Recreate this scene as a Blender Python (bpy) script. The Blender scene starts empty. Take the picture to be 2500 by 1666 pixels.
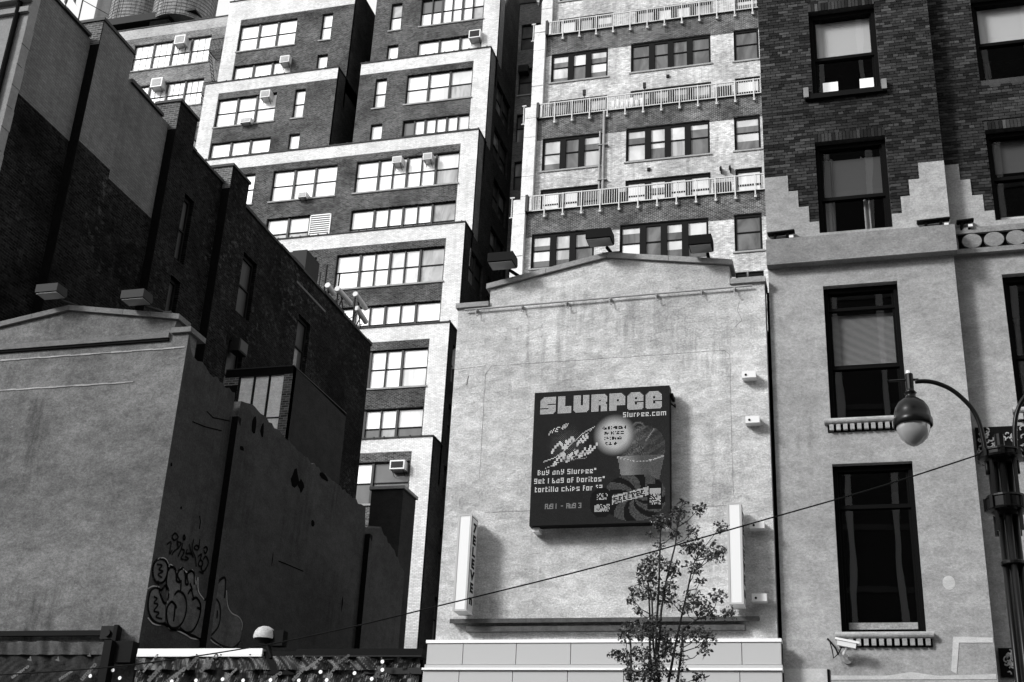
import bpy, math, random
from mathutils import Vector, Matrix
random.seed(7)
SC = bpy.context.scene
COL = SC.collection
R = math.radians

# ------------------------------------------------------------------ camera
YAW, PIT, ROL, FPX = -2.89151083e-01, 4.14145200e-01, 5.09615382e-02, 3107.67
CAM = Vector((0, 0, 1.6))
_f = Vector((math.sin(YAW)*math.cos(PIT), math.cos(YAW)*math.cos(PIT), math.sin(PIT)))
_r = _f.cross(Vector((0, 0, 1))).normalized(); _u = _r.cross(_f)
_r2 = _r*math.cos(ROL)+_u*math.sin(ROL); _u2 = -_r*math.sin(ROL)+_u*math.cos(ROL)
cam = bpy.data.objects.new('camera', bpy.data.cameras.new('camera')); COL.objects.link(cam)
m3 = Matrix((_r2, _u2, -_f)).transposed()
cam.matrix_world = Matrix.Translation(CAM) @ m3.to_4x4()
cam.data.sensor_width = 36; cam.data.lens = FPX/2500*36
cam.data.clip_start = .1; cam.data.clip_end = 3000
SC.camera = cam
def ray(px, py): return _r2*((px-1250)/FPX) - _u2*((py-833)/FPX) + _f
def onY(px, py, y): d = ray(px, py); return CAM + d*(y/d.y)
def onX(px, py, x): d = ray(px, py); return CAM + d*(x/d.x)

# ------------------------------------------------------------------ sky, sun, exposure
W = bpy.data.worlds.new('World'); SC.world = W; W.use_nodes = True
nt = W.node_tree; bg = nt.nodes['Background']
sky = nt.nodes.new('ShaderNodeTexSky'); sky.sky_type = 'NISHITA'; sky.sun_disc = False
sky.sun_elevation = R(31); sky.sun_rotation = R(225); sky.air_density = 1.2; sky.dust_density = 4; sky.ozone_density = 1
bw = nt.nodes.new('ShaderNodeRGBToBW')
veil = nt.nodes.new('ShaderNodeMath'); veil.operation = 'ADD'; veil.inputs[1].default_value = 9.0      # thin, even, bright cloud veil over the Nishita sky
nt.links.new(sky.outputs[0], bw.inputs[0]); nt.links.new(bw.outputs[0], veil.inputs[0]); nt.links.new(veil.outputs[0], bg.inputs[0]); bg.inputs[1].default_value = .09
sun = bpy.data.objects.new('sun', bpy.data.lights.new('sun', 'SUN')); COL.objects.link(sun)
sun.data.energy = 3.7; sun.data.angle = R(11); sun.data.color = (1, 1, 1)
sd = Vector((-math.cos(R(31))*math.sin(R(45)), -math.cos(R(31))*math.cos(R(45)), math.sin(R(31))))
sun.rotation_euler = sd.to_track_quat('Z', 'Y').to_euler(); sun.location = (-20, -20, 60)
SC.view_settings.view_transform = 'Standard'; SC.view_settings.look = 'None'
SC.view_settings.exposure = 0.05; SC.view_settings.gamma = 1

# ------------------------------------------------------------------ helpers
class MB:
    def __init__(s): s.v = []; s.f = []
    def quad(s, a, b, c, d):
        n = len(s.v); s.v += [tuple(a), tuple(b), tuple(c), tuple(d)]; s.f.append((n, n+1, n+2, n+3)); return s
    def poly(s, pts):
        n = len(s.v); s.v += [tuple(p) for p in pts]; s.f.append(tuple(range(n, n+len(pts)))); return s
    def box(s, x0, x1, y0, y1, z0, z1):
        n = len(s.v)
        s.v += [(x0,y0,z0),(x1,y0,z0),(x1,y1,z0),(x0,y1,z0),(x0,y0,z1),(x1,y0,z1),(x1,y1,z1),(x0,y1,z1)]
        for q in ((0,3,2,1),(4,5,6,7),(0,1,5,4),(1,2,6,5),(2,3,7,6),(3,0,4,7)): s.f.append(tuple(n+i for i in q))
        return s
    def obox(s, c, ax, ay, az, hx, hy, hz):
        n = len(s.v); c = Vector(c)
        for dz in (-1, 1):
            for dx, dy in ((-1,-1),(1,-1),(1,1),(-1,1)):
                s.v.append(tuple(c+ax*hx*dx+ay*hy*dy+az*hz*dz))
        for q in ((0,3,2,1),(4,5,6,7),(0,1,5,4),(1,2,6,5),(2,3,7,6),(3,0,4,7)): s.f.append(tuple(n+i for i in q))
        return s
    def prism(s, pts, fn, d0, d1):
        n = len(s.v); k = len(pts)
        s.v += [tuple(fn(u, v, d0)) for u, v in pts]+[tuple(fn(u, v, d1)) for u, v in pts]
        s.f.append(tuple(range(n, n+k))); s.f.append(tuple(range(n+2*k-1, n+k-1, -1)))
        for i in range(k): j = (i+1) % k; s.f.append((n+i, n+k+i, n+k+j, n+j))
        return s
    def tube(s, pts, r, n=8, cap=True):
        pts = [Vector(p) for p in pts]; rr = r if isinstance(r, (list, tuple)) else [r]*len(pts)
        base = len(s.v); up = Vector((.13, .2, 1)).normalized()
        for i, p in enumerate(pts):
            t = (pts[min(i+1, len(pts)-1)]-pts[max(i-1, 0)]).normalized()
            a = t.cross(up)
            if a.length < .05: a = t.cross(Vector((1, .1, 0)))
            a.normalize(); b = t.cross(a)
            for k in range(n):
                q = 2*math.pi*k/n; s.v.append(tuple(p+a*(rr[i]*math.cos(q))+b*(rr[i]*math.sin(q))))
        for i in range(len(pts)-1):
            for k in range(n):
                k2 = (k+1) % n; s.f.append((base+i*n+k, base+i*n+k2, base+(i+1)*n+k2, base+(i+1)*n+k))
        if cap:
            s.f.append(tuple(base+k for k in range(n-1, -1, -1))); e = base+(len(pts)-1)*n; s.f.append(tuple(e+k for k in range(n)))
        return s
    def lathe(s, c, prof, n=24):
        base = len(s.v); c = Vector(c)
        for r, z in prof:
            for k in range(n):
                q = 2*math.pi*k/n; s.v.append((c.x+r*math.cos(q), c.y+r*math.sin(q), c.z+z))
        for i in range(len(prof)-1):
            for k in range(n):
                k2 = (k+1) % n; s.f.append((base+i*n+k, base+i*n+k2, base+(i+1)*n+k2, base+(i+1)*n+k))
        return s
    def mesh(s, name, mat, smooth=False):
        me = bpy.data.meshes.new(name); me.from_pydata(s.v, [], s.f)
        me.materials.append(mat)
        if smooth:
            me.polygons.foreach_set('use_smooth', [True]*len(me.polygons))
        me.update(); return me
    def build(s, name, mat, parent=None, smooth=False, label=None, kind=None):
        return link(name, s.mesh(name, mat, smooth), parent, label, kind)
def link(name, me, parent=None, label=None, kind=None):
    o = bpy.data.objects.new(name, me); COL.objects.link(o)
    if parent is not None:
        o.parent = parent
        if parent.type == 'EMPTY': o.matrix_parent_inverse = Matrix.Translation(-Vector(parent.location))
    if label: o['label'] = label
    if kind: o['kind'] = kind
    return o
def thing(name, label, cat, loc=(0, 0, 0), group=None):
    o = bpy.data.objects.new(name, None); COL.objects.link(o); o.location = loc; o.empty_display_size = .3
    o['label'] = label; o['category'] = cat
    if group: o['group'] = group
    return o
def tag(o, label, cat, group=None):
    o['label'] = label; o['category'] = cat
    if group: o['group'] = group
    return o
def front(Y0): return lambda u, v, d: (u, Y0+d, v)          # wall facing the street, d = depth inward
def side(X0): return lambda u, v, d: (X0-d, u, v)            # wall facing +X, u runs along Y

# ------------------------------------------------------------------ materials (the photograph is black and white)
def g(v): return (v, v, v, 1)
def newmat(name):
    m = bpy.data.materials.new(name); m.use_nodes = True; t = m.node_tree
    return m, t, t.nodes['Principled BSDF']
def plain(name, v, rough=.6, spec=.3, metal=0, emit=0):
    m, t, b = newmat(name); b.inputs['Base Color'].default_value = g(v); b.inputs['Roughness'].default_value = rough
    b.inputs['Specular IOR Level'].default_value = spec; b.inputs['Metallic'].default_value = metal
    if emit: b.inputs['Emission Color'].default_value = g(1); b.inputs['Emission Strength'].default_value = emit
    return m
def N(t, typ, **k):
    n = t.nodes.new(typ)
    for a, b in k.items(): setattr(n, a, b)
    return n
def mathn(t, op, a, b=None, clamp=False):
    n = N(t, 'ShaderNodeMath', operation=op); n.use_clamp = clamp
    for i, x in enumerate((a, b)):
        if x is None: continue
        if isinstance(x, (int, float)): n.inputs[i].default_value = x
        else: t.links.new(x, n.inputs[i])
    return n.outputs[0]
def noise(t, scale, stretch=(1, 1, 1), detail=6, rough=.6, lo=.3, hi=.7, off=0, dist=0):
    geo = N(t, 'ShaderNodeNewGeometry'); mp = N(t, 'ShaderNodeMapping'); mp.inputs['Scale'].default_value = stretch
    mp.inputs['Location'].default_value = (off, off*1.7, off*.6)
    t.links.new(geo.outputs['Position'], mp.inputs[0])
    nz = N(t, 'ShaderNodeTexNoise'); nz.inputs['Scale'].default_value = scale; nz.inputs['Detail'].default_value = detail
    nz.inputs['Roughness'].default_value = rough; nz.inputs['Distortion'].default_value = dist
    t.links.new(mp.outputs[0], nz.inputs['Vector'])
    mr = N(t, 'ShaderNodeMapRange'); mr.inputs[1].default_value = lo; mr.inputs[2].default_value = hi
    t.links.new(nz.outputs[0], mr.inputs[0]); return mr.outputs[0]
def lerp(t, f, a, b):           # a+(b-a)*f with numbers or sockets
    mr = N(t, 'ShaderNodeMapRange'); t.links.new(f, mr.inputs[0])
    for i, x in ((3, a), (4, b)):
        if isinstance(x, (int, float)): mr.inputs[i].default_value = x
        else: t.links.new(x, mr.inputs[i])
    return mr.outputs[0]
def setval(t, b, val, bump=None, bstr=.3, bdist=.01):
    t.links.new(val, b.inputs['Base Color'])
    if bump is not None:
        bn = N(t, 'ShaderNodeBump'); bn.inputs['Strength'].default_value = bstr; bn.inputs['Distance'].default_value = bdist
        t.links.new(bump, bn.inputs['Height']); t.links.new(bn.outputs[0], b.inputs['Normal'])
def stucco(name, v, amp=.3, scale=1.2, bump=.5, streak=.3, rough=.9, off=0, bdist=.015):
    """weathered render: cloudy patches, trowel marks, vertical run-off streaks"""
    m, t, b = newmat(name); b.inputs['Roughness'].default_value = rough; b.inputs['Specular IOR Level'].default_value = .05
    big = noise(t, scale*.45, (1, 1, 1.3), 4, .6, .36, .64, off, .1)
    mid = noise(t, scale*3.2, (1, 1, 1.8), 10, .78, .36, .64, off+3, .15)
    fin = noise(t, scale*26, (1, 1, 1.3), 6, .85, .38, .62, off+5)
    run = noise(t, 5, (1, 1, .1), 5, .65, .46, .74, off+9)
    gate = noise(t, .4, (1, 1, 1), 3, .6, .47, .66, off+2)
    spot = noise(t, scale*4.5, (1, 1, 1.2), 9, .82, .60, .72, off+12)          # scuffs and pits
    pale = noise(t, scale*2.2, (1, 1, 3.2), 9, .8, .57, .70, off+15)           # trowel marks, rubbed paint
    x = lerp(t, big, 1-amp*.28, 1+amp*.22)
    x = mathn(t, 'MULTIPLY', x, lerp(t, mid, 1-amp*.42, 1+amp*.3))
    x = mathn(t, 'MULTIPLY', x, lerp(t, fin, 1-amp*.42, 1+amp*.42))
    x = mathn(t, 'MULTIPLY', x, lerp(t, spot, 1, 1-amp*.6))
    x = mathn(t, 'MULTIPLY', x, lerp(t, pale, 1, 1+amp*.4))
    x = mathn(t, 'MULTIPLY', x, lerp(t, mathn(t, 'MULTIPLY', run, gate), 1, 1-streak))
    x = mathn(t, 'MULTIPLY', x, v)
    h = mathn(t, 'ADD', mathn(t, 'MULTIPLY', mid, .8), mathn(t, 'MULTIPLY', fin, .35))
    setval(t, b, x, h, bump, bdist); return m
def brick(name, axis, c1, c2, mortar, stain=.5, bw_=.215, bh=.075, ms=.012, bump=.6, off=0, patch=None, streak=0):
    m, t, b = newmat(name); b.inputs['Roughness'].default_value = .95; b.inputs['Specular IOR Level'].default_value = .04
    geo = N(t, 'ShaderNodeNewGeometry'); sp = N(t, 'ShaderNodeSeparateXYZ'); t.links.new(geo.outputs['Position'], sp.inputs[0])
    cb = N(t, 'ShaderNodeCombineXYZ'); t.links.new(sp.outputs[0 if axis == 'x' else 1], cb.inputs[0]); t.links.new(sp.outputs[2], cb.inputs[1])
    br = N(t, 'ShaderNodeTexBrick'); br.inputs['Scale'].default_value = 1; br.inputs['Brick Width'].default_value = bw_
    br.inputs['Row Height'].default_value = bh; br.inputs['Mortar Size'].default_value = ms; br.inputs['Mortar Smooth'].default_value = .3
    br.inputs['Bias'].default_value = 0
    br.inputs['Color1'].default_value = g(c1); br.inputs['Color2'].default_value = g(c2); br.inputs['Mortar'].default_value = g(mortar)
    t.links.new(cb.outputs[0], br.inputs['Vector'])
    big = noise(t, .5, (1, 1, 1.3), 5, .65, .3, .7, off); mid = noise(t, 5, (1, 1, 2.2), 9, .85, .36, .64, off+4)
    x = mathn(t, 'MULTIPLY', br.outputs[0], lerp(t, big, 1-stain*.5, 1+stain*.5))
    x = mathn(t, 'MULTIPLY', x, lerp(t, mid, 1-stain*.6, 1+stain*.6))
    if patch:       # pale efflorescence / worn paint flecks
        pn = noise(t, patch[1], (1, 1, 1.5), 8, .75, patch[2], patch[2]+.12, off+8)
        gate = noise(t, .22, (1, 1, 1), 3, .6, .42, .66, off+1)
        if axis == 'y': pn = mathn(t, 'MULTIPLY', pn, gate)
        x = lerp(t, pn, x, patch[0])
    if streak:
        run = noise(t, 3.2, (1, 1, .1), 5, .65, .45, .75, off+9)
        x = mathn(t, 'MULTIPLY', x, lerp(t, run, 1, 1-streak))
    h = mathn(t, 'SUBTRACT', 1, br.outputs['Fac'])
    setval(t, b, x, h, bump, .008); return m
M = {}
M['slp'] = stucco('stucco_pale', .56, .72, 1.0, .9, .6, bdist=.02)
M['conc'] = stucco('stucco_grey', .14, .75, .8, .5, .75, off=20)  # grey lowered so the colour carries the shade over the left front
M['conc_side'] = stucco('stucco_grey_shaded', .062, .6, .7, .4, .55, off=31)  # darker copy for the flank, its shade put into the colour
M['stuc_r'] = stucco('stucco_smooth', .31, .5, .9, .5, .35, off=40, bdist=.01)
M['stuc_light'] = stucco('stucco_patch', .45, .3, 1.5, .3, .1, off=44)
M['cop'] = stucco('coping_stone', .30, .5, 3, .5, .3, off=50)
M['cop_l'] = stucco('coping_grey', .16, .5, 3, .5, .4, off=52)
M['darkened'] = stucco('near_black_stucco', .006, .5, 2, .3, .2, off=60)  # near-black; on the piers it paints the shade of their street faces
M['lime'] = stucco('limestone', .22, .3, 1.2, .2, .2, off=70)
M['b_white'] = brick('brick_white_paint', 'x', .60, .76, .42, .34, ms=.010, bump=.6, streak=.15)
M['b_white_s'] = brick('brick_white_paint_shaded', 'y', .20, .27, .14, .4, ms=.009, bump=.4)  # white paint greyed, the tower flank's shade is in the colour
M['b_dark'] = brick('brick_brown', 'x', .010, .07, .14, 1.05, ms=.013, off=3, patch=(.19, 5, .60))
M['b_dark_s'] = brick('brick_brown_shaded', 'y', .02, .04, .06, .7, off=5)  # darker copy of the brown brick, flank shade put into the colour
M['b_far'] = brick('brick_mottled', 'x', .06, .16, .26, 1.0, off=7, patch=(.34, 6, .56))
M['b_far_band'] = brick('brick_mottled_pale', 'x', .3, .42, .4, .5, off=9)
M['b_apt'] = brick('brick_apartment', 'x', .01, .06, .2, 1.3, ms=.015, off=11, patch=(.30, 4, .64))
M['b_apt_p'] = brick('brick_apartment_painted', 'x', .38, .62, .36, .7, ms=.01, off=13, streak=.35, patch=(.2, 7, .66))
M['b_left'] = brick('brick_flank_shaded', 'y', .0025, .012, .017, 1.4, off=15, patch=(.075, 3.6, .53), streak=.3)  # very dark base: the unlit flank's shade is painted into the brick
M['b_left_p'] = brick('brick_grey_paint', 'y', .125, .15, .10, .4, ms=.008, off=17, streak=.2)
M['b_left_f'] = brick('brick_front_lit', 'x', .04, .12, .2, .6, off=19)  # paler copy of the flank brick, painted as if lit from the street
M['b_court'] = brick('brick_court', 'x', .1, .16, .2, .6, off=21)
M['frame'] = plain('window_frame_dark', .010, .6, .1)
M['mull'] = plain('mullion_grey', .035, .5, .2)
M['frame_apt'] = plain('window_frame_brown', .010, .7, .05)
M['sill'] = stucco('sill_stone', .3, .4, 4, .3, .2, off=80)
M['white'] = plain('white_metal', .68, .4)
M['panel'] = plain('grey_panel', .40, .4)
M['trim'] = plain('trim_metal', .8, .3)
M['black'] = plain('black_paint', .005, .5, .05)
M['flat_black'] = plain('black_frame', .003, .6, .05)
M['gloss_black'] = plain('black_gloss_paint', .004, .3, .14)
M['lampgrey'] = plain('floodlight_grey', .024, .6, .1)
M['lamplens'] = plain('floodlight_lens', .16, .2, .5)
M['steel'] = stucco('weathered_steel', .3, .6, 5, .2, .2, off=90)
M['copdark'] = plain('dark_coping', .025, .7)
M['rail'] = plain('railing_paint', .5, .4)
M['void'] = plain('dark_interior', .006, .9, 0)
M['asphalt'] = stucco('asphalt', .05, .4, 8, .3, 0, off=95)
M['paving'] = stucco('paving', .28, .3, 4, .2, 0, off=97)
M['tank'] = None
def pane_mat(name, v, rough=.03, coat=1.0, metal=0.0, nz=0.0):
    m, t, b = newmat(name); b.inputs['Roughness'].default_value = .6; b.inputs['Metallic'].default_value = metal
    b.inputs['Coat Weight'].default_value = coat; b.inputs['Coat Roughness'].default_value = rough; b.inputs['Coat IOR'].default_value = 1.9
    if nz:
        n1 = noise(t, .9, (1, 1, .35), 3, .5, .35, .65, v*10, 1.5)
        setval(t, b, lerp(t, n1, v*(1-nz), v*(1+nz)))
    else: b.inputs['Base Color'].default_value = g(v)
    return m
M['pw'] = pane_mat('pane_white_blind', .86)
M['pl'] = pane_mat('pane_pale', .55, nz=.2)
M['pg'] = pane_mat('pane_grey', .22, coat=.7, nz=.5)
M['pd'] = pane_mat('pane_dark', .02, coat=.5, nz=.6)
M['pc'] = pane_mat('pane_curtain', .42, coat=.4, nz=.3)
M['pa'] = pane_mat('pane_apartment_dark', .05, coat=.35, nz=.9)
M['pn'] = pane_mat('pane_near_black', .006, coat=.04)  # near-black pane with a faint coat
PM = dict(N='pn', W='pw', L='pl', G='pg', D='pd', C='pc', A='pa')
def glass_mat():
    m = bpy.data.materials.new('window_glass'); m.use_nodes = True; t = m.node_tree; t.nodes.clear()
    o = N(t, 'ShaderNodeOutputMaterial'); mx = N(t, 'ShaderNodeMixShader'); tr = N(t, 'ShaderNodeBsdfTransparent'); gl = N(t, 'ShaderNodeBsdfGlossy')
    gl.inputs['Roughness'].default_value = .01; gl.inputs['Color'].default_value = g(.9); tr.inputs['Color'].default_value = g(.9)
    nz = noise(t, .8, (1, 1, .5), 2, .5, .3, .7, 4)
    bn = N(t, 'ShaderNodeBump'); bn.inputs['Strength'].default_value = .05; bn.inputs['Distance'].default_value = .02
    t.links.new(nz, bn.inputs['Height']); t.links.new(bn.outputs[0], gl.inputs['Normal'])
    lwt = N(t, 'ShaderNodeLayerWeight'); lwt.inputs[0].default_value = .5
    fr = N(t, 'ShaderNodeMapRange'); fr.inputs[3].default_value = .075; fr.inputs[4].default_value = .5; t.links.new(mathn(t, 'POWER', lwt.outputs['Facing'], 3.0), fr.inputs[0])
    t.links.new(fr.outputs[0], mx.inputs[0]); t.links.new(tr.outputs[0], mx.inputs[1]); t.links.new(gl.outputs[0], mx.inputs[2]); t.links.new(mx.outputs[0], o.inputs[0])
    return m
M['glass'] = glass_mat()

# ------------------------------------------------------------------ wall / window builders
def facade(root, fn, u0, u1, v0, v1, default, fills=(), holes=(), th=.25, ends=True):
    """one wall plane cut on a grid: holes are openings, fills are differently surfaced areas (each its own part)"""
    us = sorted({round(x, 4) for x in [u0, u1]+[c for f in fills for c in f[2][:2]]+[c for h in holes for c in h[:2]] if u0-1e-6 <= x <= u1+1e-6})
    vs = sorted({round(x, 4) for x in [v0, v1]+[c for f in fills for c in f[2][2:]]+[c for h in holes for c in h[2:4]] if v0-1e-6 <= x <= v1+1e-6})
    parts = {}
    for i in range(len(us)-1):
        for j in range(len(vs)-1):
            cu, cv = (us[i]+us[i+1])/2, (vs[j]+vs[j+1])/2
            if any(h[0] < cu < h[1] and h[2] < cv < h[3] for h in holes): continue
            key = default
            for f in fills:
                if f[2][0] < cu < f[2][1] and f[2][2] < cv < f[2][3]: key = (f[0], f[1])
            parts.setdefault(key, MB()).quad(fn(us[i], vs[j], 0), fn(us[i+1], vs[j], 0), fn(us[i+1], vs[j+1], 0), fn(us[i], vs[j+1], 0))
    mb = parts.setdefault(default, MB())
    for h in holes:
        a, b, c, d = max(h[0], u0), min(h[1], u1), max(h[2], v0), min(h[3], v1)
        for p, q in (((a, c), (b, c)), ((b, c), (b, d)), ((b, d), (a, d)), ((a, d), (a, c))):
            mb.quad(fn(*p, 0), fn(*q, 0), fn(*q, th), fn(*p, th))
    if ends:
        for p, q in (((u0, v0), (u0, v1)), ((u1, v0), (u1, v1)), ((u0, v1), (u1, v1))):
            mb.quad(fn(*p, 0), fn(*q, 0), fn(*q, th), fn(*p, th))
    return {k: mbx.build(k[0], k[1], root) for k, mbx in parts.items()}
def fbox(mb, fn, u0, u1, v0, v1, d0, d1):
    a = fn(u0, v0, d0); b = fn(u1, v1, d1)
    mb.box(min(a[0], b[0]), max(a[0], b[0]), min(a[1], b[1]), max(a[1], b[1]), min(a[2], b[2]), max(a[2], b[2]))
def window(root, fn, rect, cols, panes, fr='frame', mu='mull', split=.5, dep=.2, bar=.05, mull=.13, sill=True, sub=None, thin=(), blinds=False):
    """frame + mullions as one mesh, each pane a child; panes: string, top row then bottom row"""
    u0, u1, v0, v1 = rect[:4]; mb = MB(); d0, d1 = dep-.06, dep+.03
    fbox(mb, fn, u0+.001, u0+bar, v0+.001, v1-.001, d0, d1); fbox(mb, fn, u1-bar, u1-.001, v0+.001, v1-.001, d0, d1)
    fbox(mb, fn, u0+bar, u1-bar, v1-bar*1.6, v1-.001, d0, d1); fbox(mb, fn, u0+bar, u1-bar, v0+.001, v0+bar, d0, d1)
    tot = sum(cols); xs = [u0+bar]; acc = 0
    for c in cols: acc += c; xs.append(u0+bar+(u1-u0-2*bar)*acc/tot)
    w = mb.build('window', M[fr], root)
    for k, x in enumerate(xs[1:-1]):
        hw = mull*(.25 if k in thin else .5); mm = MB()
        fbox(mm, fn, x-hw, x+hw, v0+bar, v1-bar*1.6, d0-.05, d1+.002); mm.build('mullion', M[mu], w)
    rl = MB(); n = len(cols); vm = v0+(v1-v0)*split
    rows = [(vm, v1-bar*1.6), (v0+bar, vm)] if split else [(v0+bar, v1-bar*1.6)]
    if split:
        fbox(rl, fn, u0+bar, u1-bar, vm-.03, vm+.03, d0+.01, d1+.001)
        rl.build('meeting_rail', M[fr], w)
    for r, (a, b) in enumerate(rows):
        for k in range(n):
            ch = panes[(r*n+k) % len(panes)]
            p = MB(); p.quad(fn(xs[k], a, dep), fn(xs[k+1], a, dep), fn(xs[k+1], b, dep), fn(xs[k], b, dep))
            if blinds and ch in 'CLG' and random.random() < .6:
                p.build('pane', M['pa'], w); q = random.choice([.35, .5, .62, .75, .9, .9]); zq = b-(b-a)*q
                p = MB(); p.quad(fn(xs[k], zq, dep-.004), fn(xs[k+1], zq, dep-.004), fn(xs[k+1], b, dep-.004), fn(xs[k], b, dep-.004)); p.build('blind', M[PM[ch]], w)
            else: p.build('pane', M[PM[ch]], w)
    if sub:        # thin glazing bars inside each light
        sb = MB()
        for k in range(n):
            for j in range(1, sub[0]):
                x = xs[k]+(xs[k+1]-xs[k])*j/sub[0]; fbox(sb, fn, x-.015, x+.015, v0+bar, v1-bar*1.6, dep-.02, dep+.01)
        sb.build('glazing_bar', M[mu], w)
    if sill:
        sl = MB(); fbox(sl, fn, u0-.1, u1+.1, v0-.1, v0-.002, -.07, .1); sl.build('sill', M['sill'], w)
    return w

# ================================================================== SETTING
gnd = MB(); gnd.quad((-400, -400, 0), (400, -400, 0), (400, 400, 0), (-400, 400, 0)); gnd.build('road', M['asphalt'], kind='structure')
pv = MB(); pv.box(-60, 60, 17.6, 22, .004, .14); pv.build('pavement', M['paving'], kind='structure')
kb = MB(); kb.box(-60, 60, 17.45, 17.6, .004, .145); kb.build('kerb', M['cop'], kind='structure')
pv = MB(); pv.box(-60, 60, -4, 1.6, .004, .14); pv.build('pavement', M['paving'], kind='structure')
lot = MB(); lot.quad((-13.7, 22, .02), (-7.75, 22, .02), (-7.75, 58, .02), (-13.7, 58, .02)); lot.build('vacant_lot_ground', M['asphalt'], kind='structure')

# ================================================================== STEPPED TOWER
tw = thing('stepped_tower', 'tall brown brick tower stepping back in tiers outlined by white painted brick bands', 'building', (-35, 58.8, 0))
TY = [0, 58.8, 60.1, 61.5, 62.8, 64.1, 65.4]
TZ = [0, 23.45, 30.55, 37.6, 44.8, 51.9, 59.9]
BB = [0, 22.7, 29.66, 36.67, 43.93, 51.02, 58.17]        # underside of the white band
XS = -21.5
WL, WR = -29.38, -22.65
pat = [2, 1.3, 1.3, 1.3, 1.3, 2]
pat6 = [1]*6
DF = ('brick_wall', M['b_dark'])
def tier(x0, x1, t, zb, zt, wins, bands, right=True, hide=()):
    """one setback tier: front wall with its windows, box behind it"""
    fn = front(TY[t]); holes = [w[0] for w in wins]
    facade(tw, fn, x0, x1, zb, zt, DF, [('painted_band', M['b_white'], b) for b in bands], holes, .22)
    for w in wins: window(tw, fn, *w[1:2], **w[2]) if False else window(tw, fn, w[0], w[1], w[2], **w[3])
    c = MB(); n = 0; x = x0
    c.box(x0-.04, x1+.05, TY[t]-.06, TY[t]+.3, zt, zt+.07); 
    if right: c.box(x1-.25, x1+.055, TY[t]+.3, TY[t]+1.6, zt, zt+.07)
    x = x0+.3
    cc_ = MB()
    while x < x1: cc_.box(x, x+.08, TY[t]-.075, TY[t]+.1, zt+.001, zt+.11); x += random.uniform(.5, .9)
    c.build('parapet_coping', M['copdark'], tw); cc_.build('coping_clip', M['copdark'], tw, kind='stuff')
H = lambda t, a, b, up=True, z0=None: (a, b, (BB[t]-.5-2.27 if up else BB[t]-.5-3.5-2.2) if z0 is None else z0, BB[t]-.5 if up else BB[t]-.5-3.5)
def std(t, xa, xb, cols, p, up=True, **k): return (H(t, xa, xb, up), cols, p, k)
t36 = dict(thin=(0+1, 3)); 
tier(-48, XS, 1, 0, TZ[1], [std(1, -29.38, WR, [2, 1.3, 1.3, 2], 'GLWDLLDD', thin=(1,)), std(1, -29.38, WR, [2, 1.3, 1.3, 2], 'GLGDLGDD', up=False),
    (H(1, -22.3-1.6, -22.62, True, 12.3)[:2]+(9.2, 11.4), [1, 1], 'LDGD', {})], [(-48, XS, BB[1], TZ[1]), (XS-1.1, XS, 0, BB[1])])
tier(-48, XS, 2, TZ[1]-2.2, TZ[2], [std(2, WL, WR, pat, 'WWWWWWWWWWWL', thin=(1, 3)), std(2, WL, WR, pat, 'WWWWWLGGGDGD', up=False, thin=(1, 3))],
    [(-48, XS, BB[2], TZ[2]), (XS-1.1, XS, TZ[1]-2.2, BB[2])])
tier(-48, XS, 3, TZ[2]-2.2, TZ[3], [std(3, WL, WR, pat, 'WWWLLGWWWLLG', thin=(1, 3)), std(3, WL, WR, pat, 'WWWWWW', up=False, thin=(1, 3), split=.45),
    std(3, -35.07, -30.67, [1, 1, 1], 'WWWWWW'), std(3, -35.07, -30.67, [1, 1, 1], 'WLWWWL', up=False)],
    [(-48, XS, BB[3], TZ[3]), (XS-1.1, XS, TZ[2]-2.2, BB[3])])
tier(-48, XS, 4, TZ[3]-2.2, TZ[4], [std(4, WL, WR, pat, 'WWWWWLWWWWWG', thin=(1, 3)), std(4, WL, WR, pat, 'WWWWWGLLLLLG', up=False, thin=(1, 3), split=.42),
    std(4, -35.07, -30.67, [1, 1, 1], 'WWWWWW'), std(4, -35.07, -30.67, [1, 1, 1], 'LLAGGA', up=False), std(4, -40.75, -36.33, [1, 1, 1], 'WWW'), std(4, -40.75, -36.33, [1, 1, 1], 'WWW', up=False)],
    [(-48, XS, BB[4], TZ[4]), (XS-1.1, XS, TZ[3]-2.2, BB[4])])
zb = TZ[4]-2.2
tier(-41.9, -32.1, 5, zb, TZ[5], [std(5, -40.75, -36.37, [1, 1, 1], 'WLWWWL'), std(5, -35.05, -34.27, [1], 'WL'), std(5, -40.75, -36.37, [1, 1, 1], 'WWWWWW', up=False), std(5, -35.05, -34.27, [1], 'WW', up=False)],
    [(-41.9, -32.1, BB[5], TZ[5]), (-41.9, -40.8, zb, BB[5])])
tier(-30.45, XS, 5, zb, TZ[5], [std(5, -29.3, -28.5, [1], 'WL'), std(5, -27.1, WR, [1, 1, 1], 'WWLLLG'), std(5, -29.3, -28.5, [1], 'WW', up=False), std(5, -27.1, WR, pat6, 'DWWWWLWWWWWL', up=False, thin=(0, 2, 4))],
    [(-30.45, XS, BB[5], TZ[5]), (XS-1.1, XS, zb, BB[5])])
zb = TZ[5]-2.2
tier(-41.9, -32.1, 6, zb, TZ[6], [std(6, -40.75, -36.35, [1, 1, 1], 'WWWWWW'), std(6, -34.43, -33.65, [1], 'WW'), std(6, -40.75, -36.35, [1, 1, 1], 'WWLWWL', up=False), std(6, -34.43, -33.65, [1], 'WW', up=False)],
    [(-41.9, -32.1, BB[6], TZ[6]), (-41.9, -40.8, zb, BB[6])])
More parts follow.
